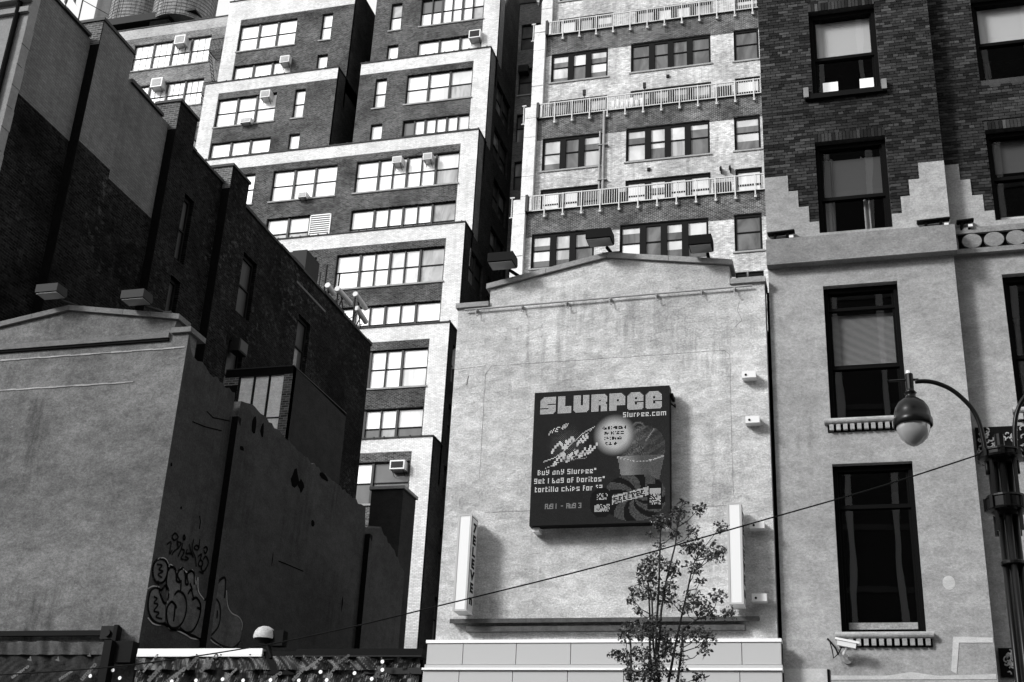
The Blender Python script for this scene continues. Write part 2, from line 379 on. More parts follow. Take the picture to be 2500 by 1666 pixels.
tier(-30.45, XS, 6, zb, 66, [std(6, -29.3, -28.5, [1], 'GWW'), std(6, -27.1, WR, pat6, 'DDWWWLWWWWWG', thin=(0, 2, 4)), std(6, -29.3, -28.5, [1], 'WW', up=False), std(6, -27.1, WR, [1, 1, 1], 'WWLWWG', up=False)],
    [(XS-1.1, XS, zb, 66)])
# masses behind the fronts
body = MB()
for t, xa, xb, z0, z1 in ((1, -48, XS-.3, 0, TZ[1]-1), (2, -48, XS-.3, TZ[1]-2.2, TZ[2]-1), (3, -48, XS-.3, TZ[2]-2.2, TZ[3]-1), (4, -48, XS-.3, TZ[3]-2.2, TZ[4]-1)):
    body.box(xa, xb, TY[t]+.32+.001*t, 76-.01*t, z0, z1)
for (xa, xb) in ((-41.9+.01, -32.1-.01), (-30.45+.01, XS-.3)):
    body.box(xa, xb, TY[5]+.32, 75.9, TZ[4]-2.2, TZ[5]-1); body.box(xa, xb, TY[6]+.32, 75.8, TZ[5]-2.2, TZ[6]-1 if xb < -31 else 65.5)
body.box(-32.2, -30.4, 73, 75.7, TZ[4]-2, 62)
body.build('core', M['b_dark_s'], tw)
# flank facing the side court, with its windows
fs = side(XS)
zs = [0]+TZ[1:6]+[66]
for t in range(1, 7):
    z0, z1 = zs[t-1], zs[t]
    if t > 1: z0 -= 0
    hs = []
    for k in range(20):
        hd = 57.6-3.5*k
        if hd < 1.5: break
        for (ya, yb) in (((65.9, 69.1),) if hd > 44 else ((62.7, 65.4), (66.4, 69.4)) if hd > 30 else ((60.9, 62.6), (64.5, 67),)):
            if z0 <= hd < z1+.0 and ya > TY[t]+.6 and hd-2.2 > z0: hs.append((ya, yb, hd-2.2, hd))
            elif z0 <= hd < z1 and hd-2.2 <= z0 and ya > TY[t]+.6: hs.append((ya, yb, z0+.05, hd))
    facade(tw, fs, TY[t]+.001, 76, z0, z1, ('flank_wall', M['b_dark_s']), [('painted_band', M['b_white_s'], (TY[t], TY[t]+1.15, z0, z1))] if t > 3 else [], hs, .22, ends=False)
    for h in hs: window(tw, fs, h, [1, 1], random.choice(['AGAD', 'ADGD', 'GADA', 'DADG']), sill=False)
lw = MB()
for t in (5, 6): lw.quad((-32.1, TY[t], TZ[t-1]-1), (-32.1, 76, TZ[t-1]-1), (-32.1, 76, TZ[t]), (-32.1, TY[t], TZ[t]))
lw.build('flank_wall', M['b_dark_s'], tw)
# louvred vent in the left light of the lower window row
lv = MB(); fn = front(TY[4])
for k in range(12): lv.box(-32.02, -30.74, TY[4]-.03, TY[4]+.03, 38.0+k*.15, 38.07+k*.15)
lv.box(-32.08, -32.02, TY[4]-.05, TY[4]+.05, 37.95, 39.85); lv.box(-30.74, -30.68, TY[4]-.05, TY[4]+.05, 37.95, 39.85); lv.box(-32.08, -30.68, TY[4]-.05, TY[4]+.05, 39.79, 39.87)
lv.build('louvre_vent', M['white'], tw)

# ================================================================== SIDE COURT WING (between tower and apartments)
cw = thing('court_wing', 'dark brick rear wall closing the narrow court beside the stepped tower', 'building', (-19, 70, 0))
hs = [(-21.3, -18.6, 58.1-3.75*k-2.2, 58.1-3.75*k) for k in range(15) if 58.1-3.75*k > 2.5]
facade(cw, front(70), -21.49, -15, 0, 59.9, ('brick_wall', M['b_court']), [], hs, .25)
for i, h in enumerate(hs): window(cw, front(70), h, [1], ['AD', 'DA', 'AG', 'GA'][i % 4], sill=(i == 1))
b = MB(); b.box(-21.49, -15, 70.3, 76, 0, 59.5); b.build('core', M['b_dark_s'], cw)
b = MB(); b.box(-21.5, -15, 69.93, 70.3, 59.9, 59.98); b.build('parapet_coping', M['copdark'], cw)

# ================================================================== FAR BRICK LOFT (left of the tower)
fb = thing('loft_building', 'mottled brick loft building with steel framed windows under the roof tanks', 'building', (-52, 66.7, 0))
YF = 66.7
fw = [(-50.15, -43.82, 56.0, 58.35), (-49.8, -43.82, 52.35, 54.6), (-48.4, -44.7, 48.8, 51.0), (-56, -51.5, 56.0, 58.35)]
facade(fb, front(YF), -62, -41.95, 0, 59.85, ('brick_wall', M['b_far']), [('pale_band', M['b_far_band'], (-62, -41.95, 58.95, 59.85))], fw, .25)
window(fb, front(YF), fw[0], [1, 1, 1, 1], 'WWLWWWWW', sub=(3,)); window(fb, front(YF), fw[1], [1, 1, 1, 1], 'WLWLWWWW', sub=(3,))
window(fb, front(YF), fw[2], [1, 1, 1], 'WWWWWW', sub=(2,)); window(fb, front(YF), fw[3], [1, 1, 1], 'WWWWWW', sub=(3,))
b = MB(); b.box(-62, -42, YF+.3, 78, 0, 59.2); b.build('core', M['b_dark_s'], fb)
b = MB(); b.box(-62, -41.95, YF-.05, YF+.3, 59.85, 59.93); b.build('parapet_coping', M['copdark'], fb)
# fire escape
fe = MB()
for z in (56.1, 52.4, 48.7):
    for k in range(9): fe.box(-43.2, -42.1, YF-1.0+k*.12, YF-.96+k*.12, z-.03, z)
    fe.box(-43.2, -43.14, YF-1.0, YF-.02, z-.06, z-.03); fe.box(-42.2, -42.14, YF-1.0, YF-.02, z-.06, z-.03)
    for x in [-43.2+.12*k for k in range(10)]: fe.box(x-.012, x+.012, YF-1.0, YF-.97, z, z+.95)
    fe.box(-43.2, -42.1, YF-1.01, YF-.96, z+.93, z+.97)
for (za, zc) in ((56.1, 52.4), (52.4, 48.7)):
    for dy in (.2, .65): fe.tube([(-43.4, YF-dy, za), (-42.4, YF-dy, zc)], .02, 4)
    for k in range(11): q = k/11; fe.box(-43.4+q-.02, -43.4+q+.02, YF-.65, YF-.2, za+(zc-za)*q-.01, za+(zc-za)*q+.01)
tag(fe.build('fire_escape', M['black'], None), 'thin black iron fire escape on the mottled brick loft wall', 'fire escape')
# roof tanks
def tank_mat():
    m, t, b = newmat('tank_staves'); b.inputs['Roughness'].default_value = .8
    n1 = noise(t, 3.0, (4, 4, .3), 5, .7, .3, .7, 3); n2 = noise(t, .8, (1, 1, 1), 4, .6, .3, .7, 9)
    setval(t, b, mathn(t, 'MULTIPLY', lerp(t, n1, .12, .34), lerp(t, n2, .6, 1.2)), n1, .4, .02); return m
M['tank'] = tank_mat()
M['hoop'] = plain('tank_hoop', .16, .7)
def tank(cx, cy, r, z0, h, label):
    o = thing('water_tank', label, 'water tank', (cx, cy, z0), 'wooden water tanks on the roof')
    st = MB()
    for k in range(40):
        a0, a1 = 2*math.pi*(k+.04)/40, 2*math.pi*(k+.96)/40; rr = r+random.uniform(-.02, .02)
        st.quad((cx+rr*math.cos(a0), cy+rr*math.sin(a0), z0), (cx+rr*math.cos(a1), cy+rr*math.sin(a1), z0), (cx+rr*math.cos(a1), cy+rr*math.sin(a1), z0+h), (cx+rr*math.cos(a0), cy+rr*math.sin(a0), z0+h))
    st.lathe((cx, cy, z0), [(r-.04, 0), (r-.04, h), (0, h+1.6)], 40); st.lathe((cx, cy, z0), [(0, .01), (r, .01)], 40)
    st.build('stave_wall', M['tank'], o)
    for k in range(16): hb = MB(); hb.lathe((cx, cy, z0+.12+k*.32), [(r+.025, -.02), (r+.05, 0), (r+.025, .02)], 40); hb.build('hoop', M['hoop'], o)
    ld = MB()
    for dx in (-.2, .2): ld.tube([(cx-.5+dx, cy-r-.1, z0), (cx-.5+dx, cy-r-.1, z0+h)], .035, 5)
    ld.build('ladder', M['mull'], o)
tank(-53.6, 71, 2.2, 62.95, 5, 'left wooden roof tank with a pale pipe down its staves')
tank(-49.2, 70.6, 2.35, 62.3, 6, 'right wooden roof tank, ringed with steel hoops')
o = thing('tank_platform', 'black steel beam platform carrying the roof tanks', 'platform', (-51.5, 70, 60))
b = MB(); b.box(-55.6, -49, 68.5, 68.75, 62.2, 62.85); b.box(-49.2, -48.95, 68.75, 73.2, 62.2, 62.85); b.box(-55.6, -49.2, 72.9, 73.2, 62.2, 62.85); b.box(-55.6, -47, 68.75, 72.9, 62.7, 62.84); b.build('beam', M['frame'], o)
for x, y in ((-55.4, 69), (-49.4, 69), (-55.4, 72.6), (-49.4, 72.6)): b = MB(); b.box(x, x+.25, y, y+.25, 59.2, 62.2); b.build('leg', M['mull'], o)
b = MB(); b.box(-57.8, -55.75, 71, 73, 59, 78); tag(b.build('flue_stack', stucco('flue', .12, .3, 1, .2, .2, off=5), None), 'tall plain grey flue slab left of the roof tanks', 'chimney')
b = MB(); b.tube([(-58.4, 70, 59), (-58.4, 70, 76)], .06, 6); b.tube([(-58.4, 70, 66.5), (-56, 71, 65.2)], .035, 5); b.box(-58.6, -58.0, 69.95, 70.05, 60.5, 61.3)
tag(b.build('roof_mast', M['mull'], None), 'thin guyed mast against the white sky', 'mast')

# ================================================================== APARTMENTS WITH TERRACE RAILINGS
ap = thing('apartment_building', 'painted and bare brick apartment building stepping back behind white terrace railings', 'building', (-10, 59.4, 0))
AY = [59.4, 60.8, 62.0, 63.4]; AZ = [36.6, 43.65, 50.5, 57.6]; BBOT = [35.0, 42.15, 48.97, 56.0]
AL, AR = -17.2, 1.5
g1, g2, g3 = (-16.85, -13.33), (-11.93, -7.17), (-5.82, -4.38)
aw = {0: [(g1, 33.06, 35.2, 'CCGLGA'), (g2, 32.9, 35.28, 'CACLLACD'), (g3, 33.07, 35.28, 'AA'), (g1, 29.6, 31.8, 'CACACA'), (g2, 29.6, 31.8, 'CACAACCA'), (g3, 29.7, 31.86, 'GA')],
      1: [(g1, 40.06, 42.28, 'CACCAC'), (g2, 40.1, 42.34, 'CCLCCCGA'), (g3, 40.09, 42.33, 'CC'), (g1, 36.85, 38.84, 'LLALLA'), (g2, 36.85, 38.89, 'LLLLLLLL'), (g3, 36.85, 38.91, 'LL')],
      2: [(g1, 47.0, 49.11, 'CLCCAL'), (g2, 47.04, 49.14, 'AAAAAAAA'), (g3, 46.94, 49.16, 'AA'), (g1, 43.75, 45.66, 'AAGAGA'), (g2, 43.75, 45.73, 'GGGGGGGG'), (g3, 43.75, 45.73, 'LL')],
      3: [(g1, 50.7, 52.8, 'CGCGCG'), (g2, 50.7, 52.75, 'GCCGGCCG'), (g3, 50.6, 52.6, 'CC'), (g1, 54.2, 56.3, 'CCCAAA'), (g2, 54.2, 56.3, 'CCCAAAAA'), (g3, 54.2, 56.3, 'AA')]}
zlow = 0
for t in range(4):
    fn = front(AY[t]); z0 = 0 if t == 0 else AZ[t-1]-.4; hs = [(w[0][0], w[0][1], w[1], w[2]) for w in aw[t]]
    if t == 0: hs += [(g[0], g[1], 26-3.5*k, 28.2-3.5*k) for k in range(7) for g in (g1, g2, g3)]
    fills = [('brick_band', M['b_apt'], (AL, AR, BBOT[t], AZ[t]))]
    facade(ap, fn, AL, AR, z0, AZ[t], ('painted_wall', M['b_apt_p']), fills, hs, .25)
    for gr, a, bz, p in aw[t]:
        n = 3 if gr is g1 else 4 if gr is g2 else 1
        window(ap, fn, (gr[0], gr[1], a, bz), [1]*n, p, fr='frame_apt', mu='frame_apt', mull=.34, bar=.12, split=.52, dep=.16, blinds=True)
    if t == 0:
        for h in hs[6:]: window(ap, fn, h, [1, 1, 1], 'CACACA', fr='frame_apt', mu='frame_apt', mull=.3, sill=False)
    c = MB(); c.box(AL, AR, AY[t]-.06, AY[t]+.3, AZ[t], AZ[t]+.06); c.build('terrace_edge', M['copdark'], ap)
    c = MB(); c.box(AL+.02, AR, AY[t]+.27, 76-.01*t, z0, AZ[t]-.15); c.build('core', M['b_dark_s'], ap)
    # cladding of the corner duct
    xa, xb = AL-.72, AL-.02
    zz = 10 if t == 0 else AZ[t-1]+.4
    k = 0
    while zz < AZ[t]+.7:
        z2 = min(zz+1.32, AZ[t]+.72); y0 = AY[t]-.3+random.uniform(-.02, .02)
        d = MB(); d.box(xa, xb, y0, y0+.5, zz+.012, z2-.012); d.build('duct_panel', M['duct'] if 'duct' in M else M.setdefault('duct', stucco('duct_sheet', .64, .5, .8, .1, .45, rough=.45, off=33)), ap); zz = z2
    fl = MB(); fl.box(AL-.02, AL+.12, AY[t]-.35, AY[t]-.01, AZ[t]-.1, AZ[t]+.95); fl.build('duct_flange', M['mull'], ap)
def railing(t):
    y = AY[t]-.12; z = AZ[t]-.05
    lb = ['lowest', 'middle', 'top'][t]
    r = thing('terrace_railing', ['lowest white terrace railing on the apartments, just above the gabled wall lamps', 'middle white terrace railing on the apartments, clutter and boxes behind it', 'highest white terrace railing on the apartments, near the top edge'][t], 'railing', (AL, y, z), 'white terrace railings')
    b = MB(); b.box(AL+.1, AR, y-.03, y+.03, z+.96, z+1.02); b.build('top_rail', M['rail'], r)
    b = MB(); b.box(AL+.1, AR, y-.025, y+.025, z+.03, z+.08); b.build('bottom_rail', M['rail'], r)
    b = MB(); x = AL+.15
    while x < AR: b.box(x-.015, x+.015, y-.014, y+.014, z+.08, z+.96); x += .13
    o = b.build('baluster', M['rail'], r, kind='stuff')
    pm = MB(); pm.box(-.03, .03, -.05, .02, -.3, 1.0); pm.box(-.06, .06, -.03, .1, -.42, -.28); me = pm.mesh('post', M['rail'])
    x = AL+1.05
    while x < AR:
        o = link('post', me, r); o.location = (x, y-.04, z); x += 1.045
    b = MB(); b.box(AL-.95, AL-.7, y-.05, y+.02, z+.96, z+1.03); b.box(AL-.86, AL-.82, y-.04, y, z-.3, z+1); b.box(AL-.95, AL-.75, y-.05, y+.02, z-.3, z-.25); b.build('end_bracket', M['rail'], r)
for t in range(3): railing(t)
b = MB(); b.tube([(-13.2, 60.68, 43.6), (-13.2, 60.68, 37)], .07, 8); b.tube([(-13.42, 60.7, 42.3), (-13.42, 60.7, 37)], .05, 6)
for z in (39, 41.3): b.box(-13.5, -12.95, 60.6, 60.78, z, z+.05)
b.build('downpipe', M['steel'], ap)
# terrace clutter
def clutter(mb, name, m, label, cat, grp=None): return tag(mb.build(name, M[m], None), label, cat, grp)
b = MB(); b.box(-6.95, -6.0, 60.1, 60.6, 36.75, 37.75); b.box(-6.9, -6.05, 60.08, 60.1, 36.85, 37.6); clutter(b, 'terrace_condenser', 'lampgrey', 'dark air conditioning condenser behind the lowest terrace railing, right end', 'condenser')
b = MB(); b.box(-6.9, -5.95, 61.4, 61.8, 43.8, 44.9); clutter(b, 'terrace_condenser', 'lampgrey', 'dark condenser behind the middle terrace railing, right end', 'condenser')
b = MB(); b.box(-13.1, -11.7, 60.0, 60.5, 36.7, 37.7); b.box(-13.0, -12.2, 60, 60.5, 37.7, 37.95); clutter(b, 'tarp_bundle', 'black', 'black tarpaulin covered bundle behind the lowest terrace railing', 'tarpaulin')
b = MB()
for k in range(7): b.box(-12.9+k*.28, -12.75+k*.28, 61.2, 61.5, 43.7, 44.6+.12*math.sin(k*2.1))
clutter(b, 'stacked_chairs', 'white', 'pale stacked chairs behind the middle terrace railing', 'chairs')
for x, l in ((-14.6, 'short pipe lamp on the middle terrace, the left of two'), (-11.0, 'short pipe lamp on the middle terrace, the right of two')):
    b = MB(); b.tube([(x, 61.4, 43.7), (x+.02, 61.4, 45.5)], .03, 5); b.box(x-.07, x+.1, 61.33, 61.47, 45.4, 45.75); clutter(b, 'terrace_lamp', 'lampgrey', l, 'lamp')['group'] = 'terrace pipe lamps'
for (x, z, l) in ((-10.6, 39.35, 'small dark vent hood in the painted wall between the two lower railings'), (-9.7, 46.35, 'small dark vent hood in the painted wall above the middle railing')):
    b = MB(); b.box(x-.09, x+.09, AY[1 if z < 42 else 2]-.1, AY[1 if z < 42 else 2]-.001, z, z+.18); clutter(b, 'wall_vent', 'frame', l, 'vent')
b = MB()
for x in (-6.6, -6.1): b.box(x, x+.06, 60.5, 60.79, 38.7, 39.05); b.box(x-.04, x+.02, 60.45, 60.55, 38.75, 38.95)
b.build('wall_lamp', M['frame'], ap)

# ================================================================== DARKENED BRICK BUILDING (left)
lb = thing('brick_building', 'tall sooty brick building with grey painted upper flank and limestone front', 'building', (-25, 22, 0))
XB = -19.9; fs = side(XB)
bh = [(29.8, 30.9, 19.1, 21.35), (29.8, 30.9, 16.2, 18.5), (34.4, 35.4, 19.2, 21.4), (34.3, 35.3, 15.9, 18.1), (39.0, 40.05, 18.9, 21.2), (39.0, 40.05, 15.4, 17.6)]
facade(lb, fs, 22.3, 45.95, 0, 22.9, ('brick_wall', M['b_left']), [('painted_band', M['b_left_p'], (22.3, 28.8, 19.6, 22.9)), ('pale_course', M['b_left_p'], (38.5, 41.2, 22.25, 22.33))], bh, .3)
for h, p in zip(bh, ('DN', 'NN', 'NN', 'NN', 'ND', 'NN')): window(lb, fs, h, [1], p, sill=False, bar=.07)
b = MB(); b.box(-38, XB-.3, 22.4, 45.95, 0, 22.5); b.build('core', M['b_dark_s'], lb)
y = 22.3
while y < 45.9:
    y2 = min(y+random.uniform(.7, 1.3), 45.95)
    if not (24.5 < (y+y2)/2 < 26.1 or 28.8 < (y+y2)/2 < 29.8 or 32.4 < (y+y2)/2 < 33.6):
        b = MB(); b.box(XB-.3, XB+.06+random.uniform(-.02, .03), y+.005, y2-.005, 22.9, 22.98+random.uniform(0, .05)); b.build('coping_tile', M['copdark'], lb)
    y = y2

for (ya, yb, zt) in ((24.54, 26.1, 23.5), (28.82, 29.9, 23.7), (32.4, 33.6, 23.55)):
    b = MB(); b.box(XB-.55, XB+.28, ya, yb, 22.7, zt); ch_ = b.build('chimney', M['b_left'], lb); b = MB(); b.box(XB-.548, XB+.278, ya-.006, ya-.001, 22.72, zt-.002); b.build('chimney_face', M['b_left_f'], ch_)  # paler sheet paints the sunlit street face of the chimney
    b = MB(); b.box(XB-.6, XB+.33, ya-.05, yb+.05, zt, zt+.09); b.build('chimney_cap', M['copdark'], lb)
    b = MB(); b.box(XB-.2, XB+.279, ya+.002, yb-.002, 0, 22.69); b.build('pier', M['darkened'], lb)  # pier colour stands in for the building's shade on its street face
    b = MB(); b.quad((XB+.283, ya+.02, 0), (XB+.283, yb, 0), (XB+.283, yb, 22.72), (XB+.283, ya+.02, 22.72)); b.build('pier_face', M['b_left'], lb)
    if ya < 25: b = MB(); b.quad((XB+.286, ya+.02, 19.6), (XB+.286, yb, 19.6), (XB+.286, yb, 23.5), (XB+.286, ya+.02, 23.5)); b.build('painted_band', M['b_left_p'], lb)
fn = front(22.0)
facade(lb, fn, -32, XB, 0, 23.4, ('limestone_front', M['lime']), [], [(-23.2, -21.6, 19.3, 21.3), (-23.2, -21.6, 15.5, 17.9)], .3)
for h in ((-23.2, -21.6, 19.3, 21.3), (-23.2, -21.6, 15.5, 17.9)): window(lb, fn, h, [1, 1], 'GAGA')
b = MB(); b.tube([(-20.2, 21.93, 0), (-20.2, 21.93, 22.2)], .07, 8); b.build('downpipe', M['darkened'], lb)
for z, d in ((22.2, .18), (21.85, .1)): b = MB(); b.box(-32, XB+d*.3, 22-d, 21.999, z, z+.16); b.build('string_course', M['lime'], lb)
for k in range(7): b = MB(); w_ = .16 if k % 2 else .26; b.box(XB+.001, XB+.012, 22.0, 22.05+w_, 17.2+.62*k, 17.78+.62*k); b.build('quoin', M['lime'], lb)
# antennas on its roof
an = thing('antenna_array', 'cluster of mobile phone panel antennas and poles on the sooty brick roof edge', 'antenna', (-20.3, 44, 23))
def panel(y, z, l, r, x=-20.25):
    b = MB(); a = Vector((0, 1, .0)).normalized()
    b.tube([(x, y, z), (x+.02, y+l, z)], r, 10); return b
PO = [(( 44.1, 23.3), .0)]
for (x, y, z) in ((-20.3, 42.95, 23.1), (-20.25, 44.6, 22.9), (-20.4, 41.9, 23.0)):
    b = MB(); b.tube([(x, y, 22.9), (x, y, z+1.75)], .035, 6); b.build('pole', M['frame'], an)
for (p, q, r) in (((966, 506), (1215, 790), .115), ((1310, 610), (1510, 890), .115), ((1340, 880), (1515, 1150), .115), ((780, 440), (890, 600), .12)):
    A = onX(700+p[0]/7.84, 640+p[1]/7.84, -20.2); B_ = onX(700+q[0]/7.84, 640+q[1]/7.84, -20.2)
    d = (B_-A); B2 = A+d*1.0
    b = MB(); b.tube([A, B2], r, 12); b.build('antenna_panel', plain('antenna_shell', .5, .5), an, smooth=False)
    m_ = (A+B2)/2; b = MB(); b.tube([m_, m_+Vector((-.25, .1, -.5)), m_+Vector((-.3, .1, -1.2))], .03, 5); b.tube([m_+Vector((0, -.3, 0)), m_+Vector((-.2, .5, -.4))], .025, 5); b.build('bracket', M['frame'], an)
b = MB()
for k in range(9):
    A = Vector((-20.3+random.uniform(-.15, .15), 42.4+k*.32, 22.98)); b.tube([A, A+Vector((random.uniform(-.2, .25), .2, .35)), A+Vector((random.uniform(-.1, .2), .5, random.uniform(.3, .9)))], .022, 5)
b.build('cable_loop', M['lampgrey'], an)
A = onX(700+650/7.84, 640+190/7.84, -20.2); b = MB(); b.tube([(A.x, A.y, A.z-1.1), tuple(A)], .03, 5); b.build('whip', M['lampgrey'], an)
b = MB(); b.box(-20.6, -20.0, 39.2, 40.4, 22.95, 24.0); tag(b.build('equipment_cabinet', M['lampgrey'], None), 'pale equipment cabinet on the sooty brick roof edge', 'cabinet')

# ================================================================== GABLED CONCRETE BUILDING (left) WITH GRAFFITI FLANK
lc = thing('gabled_building', 'grey rendered building with shallow gabled parapet and graffiti on its broken flank wall', 'building', (-16.8, 22, 0))
XC = -13.75
fnc = front(22.0)
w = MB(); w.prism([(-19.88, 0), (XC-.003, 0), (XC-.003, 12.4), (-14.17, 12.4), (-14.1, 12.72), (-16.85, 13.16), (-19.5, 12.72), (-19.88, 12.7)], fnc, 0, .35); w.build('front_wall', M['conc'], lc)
def coping(root, pts, segs, mat, y0, y1, h=.12):
    """sloped coping stones, one object each"""
    for i in range(len(pts)-1):
        a, c = Vector(pts[i]), Vector(pts[i+1]); n = segs[i]
        for k in range(n):
            p, q = a.lerp(c, k/n), a.lerp(c, (k+1)/n); e = (q-p).normalized()*.004
            s = MB(); s.prism([(p.x+e.x, p.y+e.y), (q.x-e.x, q.y-e.y), (q.x-e.x, q.y-e.y+h), (p.x+e.x, p.y+e.y+h)], lambda u, v, d: (u, d, v), y0, y1); s.build('coping_stone', mat, root)
coping(lc, [(-19.6, 12.72), (-16.85, 13.16), (-14.02, 12.72)], [3, 4], M['cop_l'], 21.93, 22.45)
coping(lc, [(-14.16, 12.4), (XC+.07, 12.4)], [1], M['cop_l'], 21.93, 22.6)
b = MB(); b.box(-19.88, -14.2, 21.93, 21.999, 12.3, 12.42); b.build('string_course', M['cop_l'], lc)
b = MB(); b.box(-19.88, -14.2, 21.955, 21.999, 12.24, 12.3); b.build('course_shadow', M['darkened'], lc)  # near-black strip paints the shadow under the string course
for z, xe, m_ in ((12.05, XC-.05, 'cop_l'), (11.32, -14.9, 'conc')):
    b = MB(); 
    for k in range(24):
        x0 = -19.88+(xe+19.88)*k/24; x1 = -19.88+(xe+19.88)*(k+1)/24; b.box(x0, x1, 21.985, 21.999, z+.006*math.sin(k*1.7), z+.03+.006*math.sin(k*2.3))
    b.build('plaster_ridge', M['stuc_r'], lc)
ws = [(22.001, 12.38)]
prof = [(22.2, 12.1), (22.3, 11.95), (22.7, 11.98), (23.1, 11.92), (24.3, 11.88), (24.32, 11.5), (24.55, 11.45), (24.62, 11.85), (25.0, 11.95), (25.8, 11.93), (27.0, 11.8), (29.0, 11.7), (30.8, 11.64), (32.5, 11.6), (32.62, 11.0), (33.1, 10.85), (33.3, 11.25), (33.8, 11.4), (34.6, 11.1), (35.2, 10.95), (36, 10.6)]
for i in range(len(prof)-1):
    a, c = prof[i], prof[i+1]; n = max(1, int((c[0]-a[0])/.14))
    for k in range(n): q = k/n; ws.append((a[0]+(c[0]-a[0])*q, a[1]+(c[1]-a[1])*q+random.uniform(-.05, .05)))
ws.append(prof[-1])
w = MB(); n0 = len(ws)
for i in range(n0-1):
    (a, za), (c, zc) = ws[i], ws[i+1]; a = max(a, 22.0)
    w.quad((XC, a, 0), (XC, c, 0), (XC, c, zc), (XC, a, za)); w.quad((XC, a, za), (XC, c, zc), (XC-.4, c, zc+random.uniform(-.04, .04)), (XC-.4, a, za)); w.quad((XC-.4, a, 0), (XC-.4, c, 0), (XC-.4, c, zc), (XC-.4, a, za))
w.quad((XC, 36, 0), (XC, 36, 10.6), (XC-.4, 36, 10.6), (XC-.4, 36, 0))
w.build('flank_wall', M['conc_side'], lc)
b = MB(); b.box(-19.88, XC-.42, 22.36, 36, 0, 10.4); b.build('core', M['void'], lc)
for ya, yb, zt in ((24.32, 24.48, 11.35), (32.65, 32.85, 10.9)):
    b = MB(); b.box(XC-.1, XC+.15, ya, yb, 0, zt); b.build('pier', M['darkened'], lc)  # shade on the pier's street face painted as near-black
    b = MB(); b.quad((XC+.154, ya+.01, 0), (XC+.154, yb, 0), (XC+.154, yb, zt-.2), (XC+.154, ya+.01, zt-.1)); b.build('pier_face', M['conc_side'], lc)
# holes, cracks
b = MB()
def blotch(mb, y, z, ry, rz, n=9):
    mb.poly([(XC+.004, y+ry*math.cos(2*math.pi*k/n)*random.uniform(.6, 1.1), z+rz*math.sin(2*math.pi*k/n)*random.uniform(.6, 1.1)) for k in range(n)])
for px, py, ry, rz in ((620, 1040, .14, .3), (640, 1052, .1, .2), (720, 1170, .25, .28), (735, 1185, .2, .2), (763, 1278, .13, .12), (418, 1135, .05, .05), (442, 1240, .04, .04), (665, 1365, .03, .2), (835, 1475, .05, .25), (590, 1095, .15, .06), (790, 1165, .3, .1)):
    A = onX(px, py, XC); blotch(b, A.y, A.z, ry, rz)
for pts in (((505, 1005), (520, 1020), (560, 1028)), ((470, 1030), (500, 1042), (540, 1052)), ((487, 1260), (489, 1275), (486, 1292)), ((680, 1370), (700, 1378), (740, 1395))):
    b.tube([onX(x, y, XC)+Vector((.004, 0, 0)) for x, y in pts], .012, 4)
b.build('spall', M['void'], lc, label='dark broken plaster holes and cracks', kind='stuff')
# graffiti
G = lambda x, y: onX(360+x/4.062, 1280+y/4.062, XC)+Vector((.012, 0, 0))
def smoothpts(p, n=5, closed=False):
    out = []; m_ = len(p)
    for i in range(m_ if closed else m_-1):
        p0, p1, p2, p3 = (p[(i-1) % m_] if closed or i > 0 else p[0]), p[i], p[(i+1) % m_], (p[(i+2) % m_] if closed or i+2 < m_ else p[-1])
        for k in range(n):
            t = k/n; out.append(tuple(.5*((2*p1[j])+(-p0[j]+p2[j])*t+(2*p0[j]-5*p1[j]+4*p2[j]-p3[j])*t*t+(-p0[j]+3*p1[j]-3*p2[j]+p3[j])*t**3) for j in (0, 1)))
    out.append(p[0] if closed else p[-1]); return out
def strokes(name, mat, lst, r, flat=.3):
    for p in lst:
        b = MB()
        closed = p[0] == p[-1] and len(p) > 3; q = smoothpts(p[:-1] if closed else p, 5, closed)
        pts = [G(*c) for c in q]
        for i in range(len(pts)-1):
            a, c = pts[i], pts[i+1]; d = (c-a); nrm = Vector((0, -d.z, d.y))
            if nrm.length < 1e-6: continue
            nrm.normalize(); e = d.normalized()*r*.5
            b.quad(a-e+nrm*r, c+e+nrm*r, c+e-nrm*r, a-e-nrm*r)
        b.build(name, mat, lc)
outl = [[(110,600),(60,540),(50,440),(75,370),(130,345),(180,370),(200,430),(190,500),(165,560),(130,585),(95,570)],
 [(110,640),(70,630),(25,670),(5,760),(8,860),(40,940),(100,985),(165,985)],
 [(110,640),(140,740),(170,790),(200,740),(205,660),(175,610),(130,660),(110,640)],
 [(190,650),(185,560),(200,460),(240,425),(275,460),(285,560),(320,570),(290,500),(320,450),(350,440),(370,500),(375,590),(400,590),(385,520),(400,480),(435,465),(460,500),(460,590)],
 [(265,700),(300,665),(350,690),(380,760),(380,860),(350,960),(300,1020),(240,1030),(200,990),(185,900),(195,820),(235,770),(270,800),(285,830)],
 [(255,960),(265,880),(270,820)],[(330,560),(325,660)],[(420,590),(440,650)],
 [(400,690),(430,650),(455,750)],[(440,750),(480,730),(520,790),(520,880),(490,980),(440,1060),(380,1075),(320,1030)],
 [(520,840),(490,830)],[(165,985),(210,1020),(240,1050),(320,1050),(400,1090),(460,1110),(520,1140),(600,1110),(640,1090),(700,1010),(720,900),(710,790),(660,735),(560,750)],
 [(660,735),(670,640),(720,550),(765,535),(770,620),(760,730)],[(600,1110),(650,1150),(720,1200),(800,1225),(860,1220),(920,1160)],[(690,860),(685,930)]]
body = [(190,650),(185,560),(200,460),(240,425),(275,460),(285,560),(320,450),(350,440),(370,500),(400,590),(400,480),(435,465),(460,500),(470,600),(500,690),(560,750),(660,735),(670,640),(720,550),(765,535),(765,640),(790,800),(830,880),(930,960),(930,1080),(900,1180),(830,1225),(740,1215),(640,1150),(600,1110),(520,1140),(400,1090),(320,1050),(240,1050),(185,985),(185,820)]
